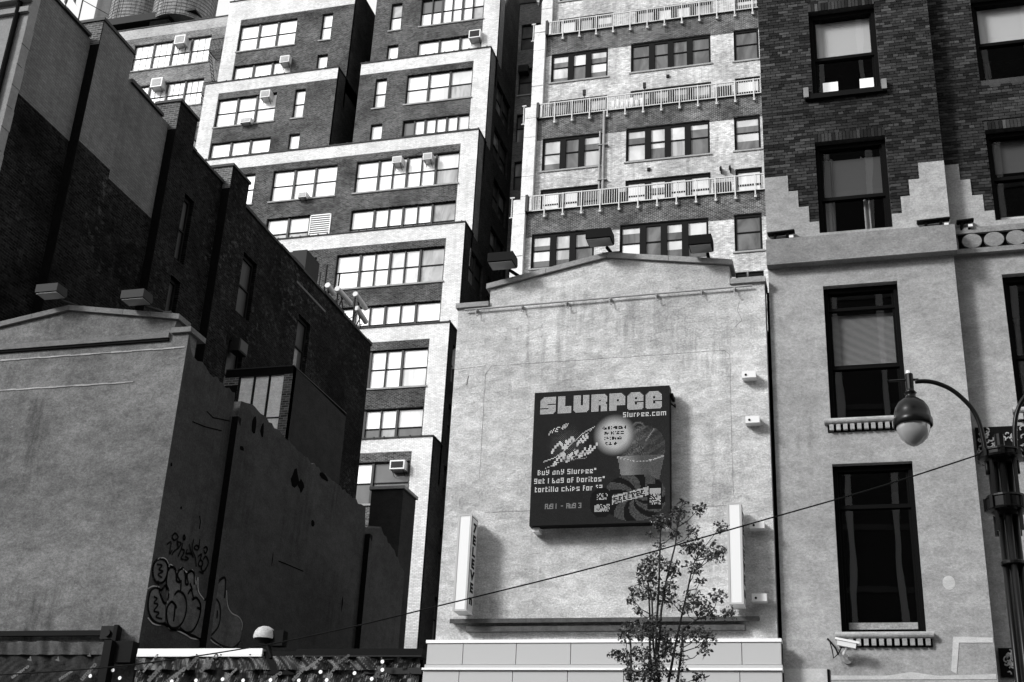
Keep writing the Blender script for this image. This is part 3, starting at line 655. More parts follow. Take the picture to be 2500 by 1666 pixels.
for lp in (body, [(110,600),(60,540),(50,440),(75,370),(130,345),(180,370),(200,430),(190,500),(165,560),(130,585)], [(110,640),(70,630),(25,670),(5,760),(8,860),(40,940),(100,985),(165,985),(170,790),(140,740)]):
    b = MB(); b.poly([G(*p_)-Vector((.007, 0, 0)) for p_ in smoothpts(lp, 3, True)[:-1]]); b.build('graffiti_fill', M.setdefault('gfill', stucco('spray_fill', .12, .8, 2, .1, .3, off=150)), lc)
strokes('graffiti_outline', M['black'], outl, .026)
strokes('graffiti_halo', plain('white_spray', .5, .8), [[(205,405),(240,408),(290,480),(330,432),(390,480),(440,455),(465,510),(475,600),(497,530),(500,660),(555,745)],
 [(125,680),(180,615),(210,690),(180,790),(145,750),(125,680)],[(0,930),(50,985),(110,1000),(170,990),(220,1040),(300,1060),(380,1100),(430,1130),(510,1145)],
 [(600,1110),(640,1165),(700,1200),(740,1220)],[(660,660),(700,570),(745,525)],[(780,660),(790,800),(830,880),(900,920),(935,980),(930,1050)],[(0,640),(50,615),(110,625)],[(55,540),(50,420),(110,340),(180,350),(210,420)],[(870,1220),(920,1170)]], .013)
strokes('graffiti_tag', M['black'], [[(190,200),(230,180),(215,290),(240,260)],[(240,120),(270,90),(300,130),(260,160),(240,130)],[(290,160),(300,220),(290,180),(330,190),(300,240)],[(240,300),(260,270),(300,240)],[(350,130),(360,110),(370,140),(355,155),(350,130)],[(345,190),(330,250),(300,320)],
 [(340,250),(360,260),(350,300),(330,340),(380,355),(400,340),(370,320)],[(390,250),(380,290),(410,290),(440,300)],[(455,150),(440,250),(470,330),(480,420)],[(410,200),(430,280),(450,330)],[(515,150),(500,250),(460,240),(480,210),(510,230)],[(555,240),(575,225),(590,250),(570,290),(555,260)],[(500,320),(530,300),(520,350),(500,400),(530,420),(545,380),(520,350)],[(550,350),(575,320),(600,380),(570,450),(540,470),(530,430)],[(510,470),(550,490)],
 [(90,400),(140,410),(110,450),(150,470),(100,500),(140,530)],[(60,720),(90,740),(60,780),(100,800),(60,860),(110,880),(80,920),(140,940)]], .02)
b = MB(); b.box(-19.8, -14.5, 21.86, 21.95, 5.95, 6.05); b.build('conduit', M['black'], lc)
jb = thing('junction_box', 'dark junction box and bracket at the end of the pipe on the grey gabled wall', 'junction box', (-14.3, 21.9, 6))
b = MB(); b.box(-14.5, -14.15, 21.8, 21.98, 5.87, 6.12); b.tube([(-14.33, 21.75, 5.98), (-14.33, 21.85, 5.98)], .07, 10); b.build('box', M['frame'], jb)
b = MB(); b.box(-14.16, -14.08, 21.7, 21.8, 4, 6.12); b.build('post', M['black'], jb)

# bulkhead behind the broken flank
bk = thing('stair_bulkhead', 'small plastered rear annexe with white painted window panes above the broken flank wall', 'building', (-17, 31.5, 0))
XK = -16.0
facade(bk, front(31.45), -18.2, XK, 0, 15.7, ('brick_wall', M['b_left_f']), [('render_band', M['darkened'], (-18.2, XK, 15.45, 15.7)), ('render_band', M['darkened'], (-18.2, -17.75, 0, 15.2))], [(-17.75, -16.28, 12.0, 15.45)], .2)
wk = MB(); fk = front(31.45)
for k in range(4): x = -17.75+k*.49; wk.box(x-.0, x+.06, 31.46, 31.56, 12.0, 15.45)
for z in (13.15, 14.1): wk.box(-17.75, -16.28, 31.49, 31.53, z, z+.04)
wo = wk.build('window', M['frame'], bk)
for k in range(3):
    for j, (za, zc) in enumerate(((12.0, 13.15), (13.19, 14.1), (14.14, 15.45))):
        x = -17.75+k*.49; p = MB(); p.quad((x+.06, 31.5, za), (x+.5, 31.5, za), (x+.5, 31.5, zc), (x+.06, 31.5, zc)); p.build('pane', M.setdefault('kpane', stucco('dirty_white_glass', .95, .45, 2, .1, .3, rough=.4, off=61)), wo)
b = MB(); b.quad((XK, 31.45, 0), (XK, 35.5, 0), (XK, 35.5, 15.6), (XK, 31.45, 15.7)); b.build('side_wall', M.setdefault('dark_plaster', stucco('plaster_dark', .03, .5, 1, .3, .4, off=66)), bk)  # dark mottled plaster
b = MB(); b.box(-18.2, XK+.01, 31.44, 35.5, 15.7, 15.73); b.build('roof', M['copdark'], bk)
b = MB(); b.box(-18.2, XK-.01, 31.7, 35.5, 0, 15.68); b.build('core', M['void'], bk)
# ruined chimney stump at the far end
rs = thing('chimney_stump', 'blackened brick chimney stump at the far end of the broken flank wall', 'chimney', (-14.6, 37.5, 0))
b = MB(); b.box(-15.5, -14.4, 37.0, 38.2, 0, 13.6); b.build('stack', M['dark_plaster'], rs); b = MB(); b.box(-15.56, -14.34, 36.94, 38.26, 13.6, 13.7); b.build('cap', M['steel'], rs)

# ================================================================== GABLED STORE BUILDING (centre)
st = thing('gabled_building', 'pale rendered shop building with shallow gabled parapet and grey fascia panels', 'building', (-4.6, 22, 0))
fn = front(22.0)
w = MB(); w.prism([(-7.7, 0), (-1.62, 0), (-1.62, 12.55), (-2.27, 12.55), (-2.27, 12.96), (-4.67, 13.34), (-7.05, 12.86), (-7.05, 12.48), (-7.7, 12.48)], fn, 0, .4); w.build('front_wall', M['slp'], st)
b = MB(); b.box(-7.69, -1.63, 22.41, 36, 0, 11.8); b.build('core', M['conc_side'], st)
coping(st, [(-7.13, 12.86), (-4.67, 13.35), (-2.2, 12.96)], [2, 2], M['cop'], 21.94, 22.5, .11)
coping(st, [(-7.75, 12.48), (-7.06, 12.48)], [1], M['cop'], 21.94, 22.5, .1); coping(st, [(-2.26, 12.55), (-1.59, 12.55)], [1], M['cop'], 21.94, 22.5, .11)
b = MB(); b.tube([(-1.95, 22.3, 12.72), (-1.95, 22.3, 12.95)], .02, 6); b.tube([(-1.6, 22.25, 12.69), (-2.2, 22.25, 12.69)], .018, 6); b.build('roof_pipe', M['steel'], st)
b = MB(); b.tube([(-7.55, 21.93, 12.41), (-1.85, 21.93, 12.47)], .018, 8); b.build('hanging_rail', M['steel'], st)
hk = MB(); hk.tube([(0, 0, 0), (0, -.02, -.08), (.01, -.03, -.14), (.04, -.03, -.16), (.06, -.03, -.12)], .01, 5); hk.box(-.02, .02, -.01, .07, -.03, .02); hme = hk.mesh('hook', M['steel'])
for x in (-7.3, -6.36, -5.45, -4.58, -3.67, -2.8, -2.18): o = link('hook', hme, st); o.location = (x, 21.93, 12.40+.0105*(x+7.55))
b = MB(); b.box(-7.4, -1.9, 21.84, 21.998, 6.16, 6.2); b.box(-7.4, -1.9, 21.84, 21.87, 6.125, 6.16); b.build('steel_ledge', M.setdefault('ledge_shade', stucco('steel_shaded', .09, .8, 5, .2, .3, off=160)), st)  # steel darkened to paint the shadow along the ledge
b = MB(); b.box(-7.1, -2.15, 21.88, 21.998, 5.98, 6.07); b.build('steel_channel', M['ledge_shade'], st)
xs = [-7.78, -7.1, -6.12, -5.14, -4.16, -3.18, -2.2, -1.55]
for k in range(len(xs)-1):
    p = MB(); p.box(xs[k]+.006, xs[k+1]-.006, 21.8, 21.998, 5.39, 5.755); p.build('fascia_panel', M['panel'], st)
    p = MB(); p.box(xs[k]+.006-.04, xs[k+1]-.006-.04 if k < 6 else xs[k+1]-.006, 21.78, 21.998, 4.2, 5.28); p.build('fascia_panel', M['panel'], st)
b = MB(); b.box(-7.8, -1.54, 21.78, 21.998, 5.76, 5.815); b.build('fascia_trim', M['trim'], st)
b = MB(); b.box(-7.83, -1.54, 21.74, 21.998, 5.285, 5.32); b.build('fascia_trim', M['trim'], st)
b = MB(); b.box(-7.8, -1.54, 21.8, 21.998, 5.32, 5.385); b.build('fascia_trim', M['panel'], st)
b = MB(); b.box(-7.7, -1.6, 21.86, 21.998, 0, 4.19); b.build('shop_front', M['pd'], st)
for (x, z) in ((-1.94, 10.6), (-1.9, 9.72), (-1.88, 7.77), (-1.88, 6.5)):
    b = MB(); b.box(x-.13, x+.12, 21.8, 21.999, z-.055, z+.075); o = b.build('wall_bracket', M['white'], st)
    c = MB(); c.tube([(x-.06, 21.79, z), (x-.06, 21.802, z)], .022, 8); c.build('bolt', M['frame'], o)
cr = MB()
def crackline(pts, r=.0035):
    for i in range(len(pts)-1):
        a, c = Vector(pts[i]), Vector(pts[i+1]); n = max(2, int((c-a).length/.25)); q = [a.lerp(c, k/n)+Vector((random.uniform(-.006, .006), 0, random.uniform(-.006, .006))) for k in range(n+1)]
        cr.tube(q, r, 4)
crackline([(-7.05, 21.999, 11.0), (-7.05, 21.999, 8.9)]); crackline([(-7.05, 21.999, 11.0), (-6.95, 21.999, 11.18), (-2.4, 21.999, 11.2), (-2.3, 21.999, 11.1), (-2.3, 21.999, 8.4)])
crackline([(-7.7, 21.999, 11.15), (-7.05, 21.999, 11.2)]); crackline([(-6.9, 21.999, 8.22), (-2.4, 21.999, 8.2)]); crackline([(-7.4, 21.999, 11.0), (-7.42, 21.999, 10.8)], .01)
crackline([(-2.1, 21.999, 12.2), (-2.14, 21.999, 12.0), (-2.05, 21.999, 11.8), (-2.2, 21.999, 11.65)])
cr.build('crack', M['conc'], st, kind='stuff')
# dark gap between shop and its neighbour
b = MB(); b.box(-1.61, -1.56, 22.35, 24, 0, 12.5); b.build('gap_seal', M['void'], st)

# ------------------------------------------------------------------ LED screen
FONT = {'S':'0110100010000110000101101100'}
F5 = {'B':['110','101','110','101','110'],'u':['000','101','101','101','111'],'y':['101','101','111','001','110'],'a':['000','011','101','101','111'],'n':['000','110','101','101','101'],
 'S':['111','100','111','001','111'],'l':['1','1','1','1','1'],'r':['00','11','10','10','10'],'p':['000','110','101','110','100'],'e':['000','111','101','110','111'],'g':['111','101','111','001','111'],
 't':['10','11','10','10','11'],'1':['1','1','1','1','1'],'b':['100','100','110','101','111'],'o':['000','111','101','101','111'],'f':['11','10','11','10','10'],'D':['110','101','101','101','110'],
 'i':['1','0','1','1','1'],'s':['000','111','100','011','111'],'c':['000','111','100','100','111'],'h':['100','100','110','101','101'],'$':['11','10','01','01','11'],'2':['111','001','111','100','111'],
 'A':['111','101','111','101','101'],'-':['00','00','11','00','00'],'3':['111','001','011','001','111'],'.':['0','0','0','0','1'],' ':['0','0','0','0','0'],'m':['00000','11111','10101','10101','10101'],
 'E':['111','100','110','100','111'],'W':['10101','10101','10101','11111','01010'],'N':['1001','1101','1011','1001','1001'],'M':['10001','11011','10101','10001','10001'],'d':['001','001','011','101','111'],'w':['00000','10101','10101','10101','11111'],'x':['000','101','010','010','101'],'*':['11','11','00','00','00']}
NL = 128
img = [[.016+.008*random.random() for _ in range(NL)] for _ in range(NL)]
def put(c, r, v):
    c, r = int(c), int(r)
    if 0 <= c < NL and 0 <= r < NL: img[r][c] = v
def text5(s, c, r, v, slant=0, wide=1):
    for ch in s:
        gl = F5.get(ch, F5[' '])
        for j, row in enumerate(gl):
            for i, b_ in enumerate(row):
                if b_ == '1': put(c+i+(slant*(4-j)), r+j-slant*c*0, v)
        c += len(gl[0])+1
    return c
for r in range(NL):                 # faint glow right and below
    for c in range(NL): img[r][c] *= 1+.7*max(0, (c-60)/68)*(r/128)
def disc(cx, cy, rad, fn_):
    for r in range(int(cy-rad)-1, int(cy+rad)+2):
        for c in range(int(cx-rad)-1, int(cx+rad)+2):
            d = math.hypot(c-cx, r-cy)
            if 0 <= r < NL and 0 <= c < NL and d < rad: img[r][c] = fn_(img[r][c], d/rad, c, r)
# SLURPEE in heavy block letters
def blk(ch, x, y, w=15, h=17):
    for j in range(h):
        for i in range(w):
            on = True; cor = min(i, w-1-i)+min(j, h-1-j) < 1
            e = lambda a, b_, c_, d_: a <= i <= b_ and c_ <= j <= d_
            if ch == 'S': on = not (e(7, w, 7, 7) or e(0, 7, 11, 11) or (i+j < 3) or (w-1-i+h-1-j < 2))
            if ch == 'L': on = not e(7, w, 0, 9)
            if ch == 'U': on = not (e(7, 8, 0, 9) or i+h-1-j < 2 or w-1-i+h-1-j < 2)
            if ch == 'R': on = not (e(7, 8, 6, 6) or e(7, 8, 11, h) or w-1-i+j < 2 or e(w-1, w, 8, 9))
            if ch == 'P': on = not (e(7, 8, 6, 7) or e(7, w, 12, h) or w-1-i+j < 3)
            if ch == 'E': on = not (e(7, 8, 5, 6) or e(7, w, 9, 9) or e(7, 8, 9, 11) or i+j < 3 or w-1-i+j < 3 or cor)
            if on: put(x+i, y+j, .62+random.uniform(-.1, .1))
x = 6
for ch in 'SLURPEE':
    w_ = 13 if ch == 'L' else 15; blk(ch, x, 5, w_); x += w_+2
text5('Slurpee.com', 85, 24, .8)
# glowing badge, cup, dome
disc(103, 58, 21, lambda o, d, c, r: (.04+.16*random.random()*max(.25, 1-abs(c-94)/22))*(1.3 if (c*.6+r) % 9 < 4 else .8))
for k in range(26):
    put(92+k*.55, 40-6*math.sin(k*.12), .16); put(93+k*.5, 41-6*math.sin(k*.12), .10)
for r in range(40, 60): 
    for c in range(90, 118):
        if abs((c-98)-(60-r)*-.2) < 6+(r-40)*.8 and r < 56: img[r][c] = max(img[r][c], .055+.04*random.random())
for k in range(12): put(106+k*.7, 52-k, .3); put(107+k*.7, 52-k, .14)
for r in range(66, 98):
    for c in range(80, 123):
        l, rr_ = 80+(r-66)*.18, 123-(r-66)*.22
        if l < c < rr_: img[r][c] = .10+.22*max(0, 1-abs(c-88)/14)+.05*random.random()
for k in range(43): t_ = k/42; put(80+k, 66+5*math.sin(math.pi*t_*.95)+.5, .6); put(80+k, 67+5*math.sin(math.pi*t_*.95), .25 if k % 3 else .6)
disc(77, 45, 21, lambda o, d, c, r: max(o, .75*min(1, (1-d)*2.2)**1.3))
for j in range(4):
    for c in range(66+j, 88-j*2):
        for r in range(37+j*5, 40+j*5):
            if (c+j*3) % 5 != 0 and random.random() < .68: img[r][c] = .015
# slanted logo on the left
disc(32, 52, 22, lambda o, d, c, r: max(o, .16*(1-d)*(.6+.8*random.random()) if (c+r) % 2 else o))
for k, ch in enumerate('NEW'): 
    for j, row in enumerate(F5[ch]):
        for i, b_ in enumerate(row):
            if b_ == '1': put(15+k*6+i+(4-j)*.6, 38-k*2.2-i*.4+j, .8)
for k, s_ in enumerate(('Mtn', 'Dew')):
    c0 = 18+k*2; 
    for q, ch in enumerate(s_):
        for j, row in enumerate(F5[ch]):
            for i, b_ in enumerate(row):
                if b_ == '1':
                    for jj in (0, 1, 2): put(c0+q*12+i*2.7+(8-2*j)*.9, 49+k*12-q*3.4-i*1.0+j*2.4+jj, .85); put(c0+q*12+i*2.7+1+(8-2*j)*.9, 49+k*12-q*3.4-i*1.0+j*2.4+jj, .85)
for k in range(46):
    put(11+k, 68-k*.62+3*math.sin(k*.12), .75); 
    if k % 3 != 1: put(13+k, 74-k*.75+5*math.sin(k*.09), .7)
for k in range(22): put(33+k, 66-k*.28, .5); put(30+k, 68-k*.1, .4 if k % 2 else .15)
text5('Buy any Slurpee*', 6, 76, .8); text5('get 1 bag of Doritos*', 3, 84, .8); text5('tortilla chips for $2', 4, 92, .8)
for k_, ch_ in enumerate('Aug 1 - Aug 31'): text5(ch_, 14+k_*2.6, 108, .28)
# swirl and banner
for r in range(84, 126):
    for c in range(64, 124):
        dx, dy = (c-96)/29, (r-104)/22; dd = math.hypot(dx, dy)
        if dd < 1 and dd > .08:
            sec = (math.atan2(dy, dx)*8/math.pi+dd*2.2) % 2
            img[r][c] = .002 if sec < .85 else .05+.07*random.random()
for r in range(93, 116):
    for c in range(108, 121): img[r][c] = .003
for r in range(97, 112):
    for c in range(110, 120): img[r][c] = .6 if r < 102 or random.random() > .45 else .04
for c in range(56, 76):
    for r in range(94, 122):
        if math.hypot((c-66)/11, (r-108)/14) < 1: img[r][c] = .003
for c in range(60, 74):
    for r in range(110, 117):
        if random.random() > .3: img[r][c] = .55
for c in range(62, 72):
    for r in range(100, 106):
        if random.random() > .6: img[r][c] = .6
for c in range(76, 109):
    r0 = 103-(c-76)*.22
    for r in range(int(r0), int(r0)+8): img[r][c] = .6 if random.random() > .18 else .1
for q, ch in enumerate('SLURPEE'):
    for j, row in enumerate(F5.get(ch, F5['E'])):
        for i, b_ in enumerate(row):
            if b_ == '1': put(78+q*4+i, 104-(q*4)*.22+j, .03)
sc = thing('led_screen', 'dark square LED screen showing a frozen drink advert on the pale wall', 'LED screen', (-4.66, 21.65, 7.83))
SX0, SX1, SZ0, SZ1, SY = -5.94, -3.38, 7.83, 10.42, 21.65
b = MB(); b.box(SX0, SX1, SY+.006, SY+.23, SZ0, SZ1); b.build('cabinet', M['black'], sc)
led = MB(); vals = []; pw, ph = (SX1-SX0)/NL, (SZ1-SZ0)/NL
for r in range(NL):
    for c in range(NL):
        x, z = SX0+c*pw, SZ1-(r+1)*ph
        led.quad((x+pw*.12, SY, z+ph*.12), (x+pw*.88, SY, z+ph*.12), (x+pw*.88, SY, z+ph*.88), (x+pw*.12, SY, z+ph*.88)); vals.append(img[r][c])
ml, t, bb = newmat('led_pixels'); at = N(t, 'ShaderNodeAttribute'); at.attribute_name = 'level'
t.links.new(at.outputs['Fac'], bb.inputs['Emission Color']); bb.inputs['Emission Strength'].default_value = .95; bb.inputs['Base Color'].default_value = g(.008); bb.inputs['Roughness'].default_value = .8; bb.inputs['Specular IOR Level'].default_value = .05
me = led.mesh('led_matrix', ml); a = me.attributes.new('level', 'FLOAT', 'FACE'); a.data.foreach_set('value', vals)
link('led_matrix', me, sc)
for x in (SX0+.1, SX1-.12):
    b = MB(); b.box(x-.06, x+.06, SY+.1, 21.999, SZ0-.08, SZ0-.005); b.build('mounting_bracket', M['white'], sc)
b = MB(); b.box(SX1+.001, SX1+.05, SY+.1, 21.999, SZ1-.2, SZ1-.12); b.tube([(SX1, SY+.15, SZ1-.3), (SX1+.07, SY+.25, SZ1-.34), (SX1+.05, 21.99, SZ1-.25)], .015, 6); b.build('cable_gland', M['black'], sc)

# ------------------------------------------------------------------ vertical box signs
def text_mesh(s, size, mat, name):
    cu = bpy.data.curves.new(name, 'FONT'); cu.body = s; cu.size = size; cu.extrude = .002; cu.align_x = 'CENTER'; cu.align_y = 'CENTER'; cu.resolution_u = 3
    cu.offset = size*.05
    o = bpy.data.objects.new('tmp', cu); COL.objects.link(o); bpy.context.view_layer.update()
    me = bpy.data.meshes.new_from_object(o.evaluated_get(bpy.context.evaluated_depsgraph_get())); bpy.data.objects.remove(o); me.materials.clear(); me.materials.append(mat); me.name = name; return me
def boxsign(x0, x1, y0, z0, z1, label, word):
    s = thing('box_sign', label, 'box sign', ((x0+x1)/2, y0, z0), 'vertical white box signs')
    b = MB(); b.box(x0, x1, y0, 21.9, z0, z1); b.build('cabinet', M['white'], s)
    b = MB(); e = .03
    b.box(x0-.006, x0+e, y0-.008, y0-.001, z0, z1); b.box(x1-e, x1+.006, y0-.008, y0-.001, z0, z1); b.box(x0+e, x1-e, y0-.008, y0-.001, z1-e, z1); b.box(x0+e, x1-e, y0-.008, y0-.001, z0, z0+e); b.build('frame', M['panel'], s)
    f = MB(); f.box(x1+.001, x1+.004, y0+.02, y0+.032, z0+.03, z1-.03); f.box(x1+.001, x1+.004, 21.868, 21.88, z0+.03, z1-.03); f.box(x1+.001, x1+.004, y0+.033, 21.867, z1-.042, z1-.03); f.build('side_border', M['frame'], s)
    f = MB(); f.box(x1+.001, x1+.006, y0+.04, 21.86, z0+.05, z1-.05); f.build('side_face', plain('sign_side', .6, .3), s)
    if word:
        n = len(word); h = (z1-z0-.24)/n
        for i, ch in enumerate(word):
            me = text_mesh(ch, .30, M['flat_black'], 'letter'); o = link('letter', me, s)
            o.rotation_euler = (R(90), 0, R(90)); o.location = (x1+.009, (y0+21.9)/2, z1-.12-h*(i+.5)); o.scale = (1.15, .76, 1)
    b = MB(); b.box(x0+.03, x1-.03, 21.9, 21.999, z1-.5, z1-.4); b.box(x0+.03, x1-.03, 21.9, 21.999, z0+.4, z0+.5); b.build('mounting_bracket', M['steel'], s)
boxsign(-7.24, -6.99, 21.5, 6.27, 8.04, 'white vertical box sign with dark 7 ELEVEN letters on its side, left of the screen', '7ELEVEn')
boxsign(-2.36, -2.12, 21.5, 6.33, 8.1, 'blank faced white vertical box sign, right of the young tree', '7ELEVEn')

# ------------------------------------------------------------------ floodlights
def flood(xc, zc, w, yb, zb, xb, label, m='black', lean=0):
    o = thing('floodlight', label, 'floodlight', (xb, yb, zb), 'box floodlights on the gabled parapets')
    b = MB(); y0 = yb-.7
    b.prism([(y0, zc-.09), (y0, zc+.1), (y0+.36, zc+.11), (y0+.4, zc-.03), (y0+.36, zc-.1)], lambda u, v, d: (xc+d, u, v), -w/2, w/2); b.build('housing', M[m], o)
    b = MB(); b.box(xc-w/2+.02, xc+w/2-.02, y0+.03, y0+.35, zc-.115, zc-.1); b.build('lens', M['lamplens'], o)
    b = MB(); b.tube([(xc+.1, y0+.4, zc-.12), (xb, yb+.05, zb+.06)], .035, 8); b.build('arm', M[m], o)
    b = MB(); b.box(xb-.18, xb+.18, yb-.02, yb+.2, zb-.03, zb+.06); b.build('base', M[m], o)
def fl(p0, p1, base, zb, label, m='black'):
    y = 21.5; A = onY(*p0, y); B_ = onY(*p1, y)
    flood((A.x+B_.x)/2, (A.z+B_.z)/2+.02, abs(B_.x-A.x), 22.15, zb, base, label, m)
cc = lambda x, y: (1150+x/2.82, 400+y/2.82)
flood(-6.72, 13.30, .52, 22.15, 13.12, -6.48, 'black box floodlight on the left slope of the pale gabled parapet')
flood(-4.74, 13.63, .5, 22.15, 13.50, -4.62, 'black box floodlight at the apex of the pale gabled parapet')
flood(-2.76, 13.30, .44, 22.15, 13.16, -2.68, 'black box floodlight on the right slope of the pale gabled parapet')
flood(-17.15, 13.50, .55, 22.15, 13.28, -16.75, 'grey box floodlight near the apex of the left grey gable', 'lampgrey')
flood(-14.95, 13.17, .55, 22.15, 12.97, -14.55, 'grey box floodlight at the right end of the left grey gable', 'lampgrey')

# ================================================================== CORNER BUILDING (right): stucco below, brick above
rb = thing('corner_building', 'right hand building with grey rendered lower floors and dark brick storeys above the cornice', 'building', (1, 22, 0))
YR, YB = 22.15, 22.5
fr_, fb_ = front(YR), front(YB)
PX0, PX1 = -1.55, 1.82
win = [(-.57, .79, 5.98, 8.94), (-.55, .79, 9.78, 12.45), (-.55, .79, 13.55, 15.62), (-.53, .79, 16.72, 18.8), (-.53, .79, 19.9, 22)]
bwin = [(2.65, 4.0, 5.98, 8.94), (2.65, 4.0, 9.95, 12.59), (2.66, 4.0, 13.7, 15.72), (2.68, 4.0, 16.88, 18.88)]
facade(rb, fr_, PX0, PX1, 0, 13.43, ('stucco_wall', M['stuc_r']), [], win[:2], .3)
facade(rb, front(YR+.012), PX0, PX1, 13.43, 22, ('mortar_bed', M.setdefault('mortar', stucco('mortar', .05, .5, 2, .3, .3, off=77))), [], win[2:], .288)
facade(rb, fb_, PX1-.02, 7, 0, 13.05, ('stucco_wall', M['stuc_r']), [], bwin[:2], .3)
facade(rb, front(YB+.012), PX1-.02, 7, 13.05, 22, ('mortar_bed', M['mortar']), [], bwin[2:], .288)
b = MB(); b.quad((PX1, YR, 0), (PX1, YB, 0), (PX1, YB, 22), (PX1, YR, 22)); b.build('pilaster_return', M['stuc_r'], rb)
# rooms behind the windows
rm = MB()
for (a, c, z0, z1) in win+bwin:
    y0 = YR+.3 if a < 1 else YB+.3; y1 = y0+2.5; a2, c2 = a-.3, c+.3
    rm.quad((a2, y1, z0-.3), (c2, y1, z0-.3), (c2, y1, z1+.3), (a2, y1, z1+.3))
    for x in (a2, c2): rm.quad((x, y0, z0-.3), (x, y1, z0-.3), (x, y1, z1+.3), (x, y0, z1+.3))
    for z in (z0-.3, z1+.3): rm.quad((a2, y0, z), (c2, y0, z), (c2, y1, z), (a2, y1, z))
    for (p, q) in (((a2, z0-.3), (a, z1+.3)), ((c, z0-.3), (c2, z1+.3)), ((a, z0-.3), (c, z0)), ((a, z1), (c, z1+.3))): rm.quad((p[0], y0, p[1]), (q[0], y0, p[1]), (q[0], y0, q[1]), (p[0], y0, q[1]))
rm.build('room_interior', M['void'], rb)
b = MB(); b.box(PX0, 7, 25.2, 34, 0, 22); b.build('core', M['conc_side'], rb)
b = MB(); b.box(PX0, PX0+.05, YR+.3, 25.2, 0, 22); b.build('party_wall', M['b_left'], rb)
M['blind'] = plain('roller_blind', .40, .8); M['blind2'] = plain('roller_blind_bright', .50, .8); M['slat'] = plain('blind_slat', .45, .5); M['blind3'] = plain('roller_blind_dim', .07, .8)
def sashwin(fn, rect, mid, blind=None, slats=None, transom=None):
    u0, u1, v0, v1 = rect; d = .22
    mb = MB(); f = .075
    for (a, c, z0, z1) in ((u0, u0+f, v0, v1), (u1-f, u1, v0, v1), (u0+f, u1-f, v1-f*1.4, v1), (u0+f, u1-f, v0, v0+f)): fbox(mb, fn, a+.001, c-.001, z0+.001, z1-.001, d-.08, d+.06)
    w = mb.build('window', M['flat_black'], rb)
    s = MB()
    fbox(s, fn, u0+f, u1-f, mid-.035, mid+.035, d-.03, d+.05); w_ = .045
    for z0, z1, o in ((mid, v1-f*1.4, -.0), (v0+f, mid, .03)):
        fbox(s, fn, u0+f, u0+f+w_, z0, z1, d+o-.02, d+o+.02); fbox(s, fn, u1-f-w_, u1-f, z0, z1, d+o-.02, d+o+.02)
    if transom: fbox(s, fn, u0+f, u1-f, transom-.03, transom+.03, d-.05, d+.06)
    s.build('sash', M['flat_black'], w)
    for z0, z1, o in ((mid, v1-f*1.4, 0), (v0+f, mid, .03)):
        p = MB(); p.quad(fn(u0+f, z0, d+o), fn(u1-f, z0, d+o), fn(u1-f, z1, d+o), fn(u0+f, z1, d+o)); p.build('pane', M['glass'], w)
    if blind:
        p = MB(); fbox(p, fn, u0+f+.05, u1-f-.03, blind[0], blind[1], d+.1, d+.105); p.build('blind', M[blind[2]], w)
    if slats:
        p = MB(); z = slats[0]
        while z < slats[1]: p.quad(fn(u0+f+.03, z, d+.085), fn(u1-f-.03, z, d+.085), fn(u1-f-.03, z+.019, d+.105), fn(u0+f+.03, z+.019, d+.105)); z += .023
        p.build('venetian_slat', M['slat'], w, kind='stuff')
    return w
w1 = sashwin(fr_, win[0], 8.2)
b = MB(); b.box(-.45, .68, YR+.3, YR+.42, 6.08, 6.2); b.build('window_board', M['slp'], w1)
w2_ = sashwin(fr_, win[1], 10.85, slats=(10.9, 11.95), transom=12.02)
def curtain(wp, x0, x1, z0, z1, y, seed):
    b = MB(); n = int((x1-x0)/.012); rn = random.Random(seed)
    ph = [rn.uniform(0, 6) for _ in range(3)]
    f_ = lambda k, lo: (x0+(x1-x0)*k/n+(.03*math.sin(k*.3) if lo else 0), y+.03*math.sin(k*.9+ph[0])+.015*math.sin(k*.37+ph[1]))
    for k in range(n):
        a, c, d, e = f_(k, 1), f_(k+1, 1), f_(k+1, 0), f_(k, 0); b.quad((a[0], a[1], z0), (c[0], c[1], z0), (d[0], d[1], z1), (e[0], e[1], z1))
    b.build('curtain', M.setdefault('curt', plain('curtain_cloth', .3, .9, .05)), wp)
w3 = sashwin(fr_, win[2], 14.42, blind=(14.45, 15.35, 'blind3'))
curtain(w3, -.42, -.22, 13.65, 15.4, YR+.36, 2); curtain(w3, .3, .42, 13.65, 15.4, YR+.38, 5)
w4 = sashwin(fr_, win[3], 17.72, blind=(17.74, 18.7, 'blind2'))
sashwin(fr_, win[4], 20.9)
sashwin(fb_, bwin[0], 8.2); sashwin(fb_, bwin[1], 11.0)
w7 = sashwin(fb_, bwin[2], 14.72, blind=(14.9, 15.6, 'blind3')); b = MB(); b.box(2.75, 3.9, YB+.3, YB+.36, 13.8, 13.93); b.build('window_board', M['white'], w7)
w8 = sashwin(fb_, bwin[3], 17.85, blind=(17.88, 18.8, 'blind2'))
for x, lbx in ((-.18, 'white square lampshade standing at the left of the upper window'), (.55, 'white square lampshade standing at the right of the upper window')):
    l = thing('table_lamp', lbx, 'lamp', (x, YR+.45, 16.8), 'lamps in the upper window')
    b = MB(); b.box(x-.15, x+.15, YR+.34, YR+.6, 17.0, 17.24); b.build('lamp_shade', M.setdefault('shade', plain('lamp_shade', .8, .8, .1, 0, .55)), l)
    b = MB(); b.tube([(x, YR+.45, 16.75), (x, YR+.45, 17.02)], .015, 6); b.build('stem', M['black'], l)
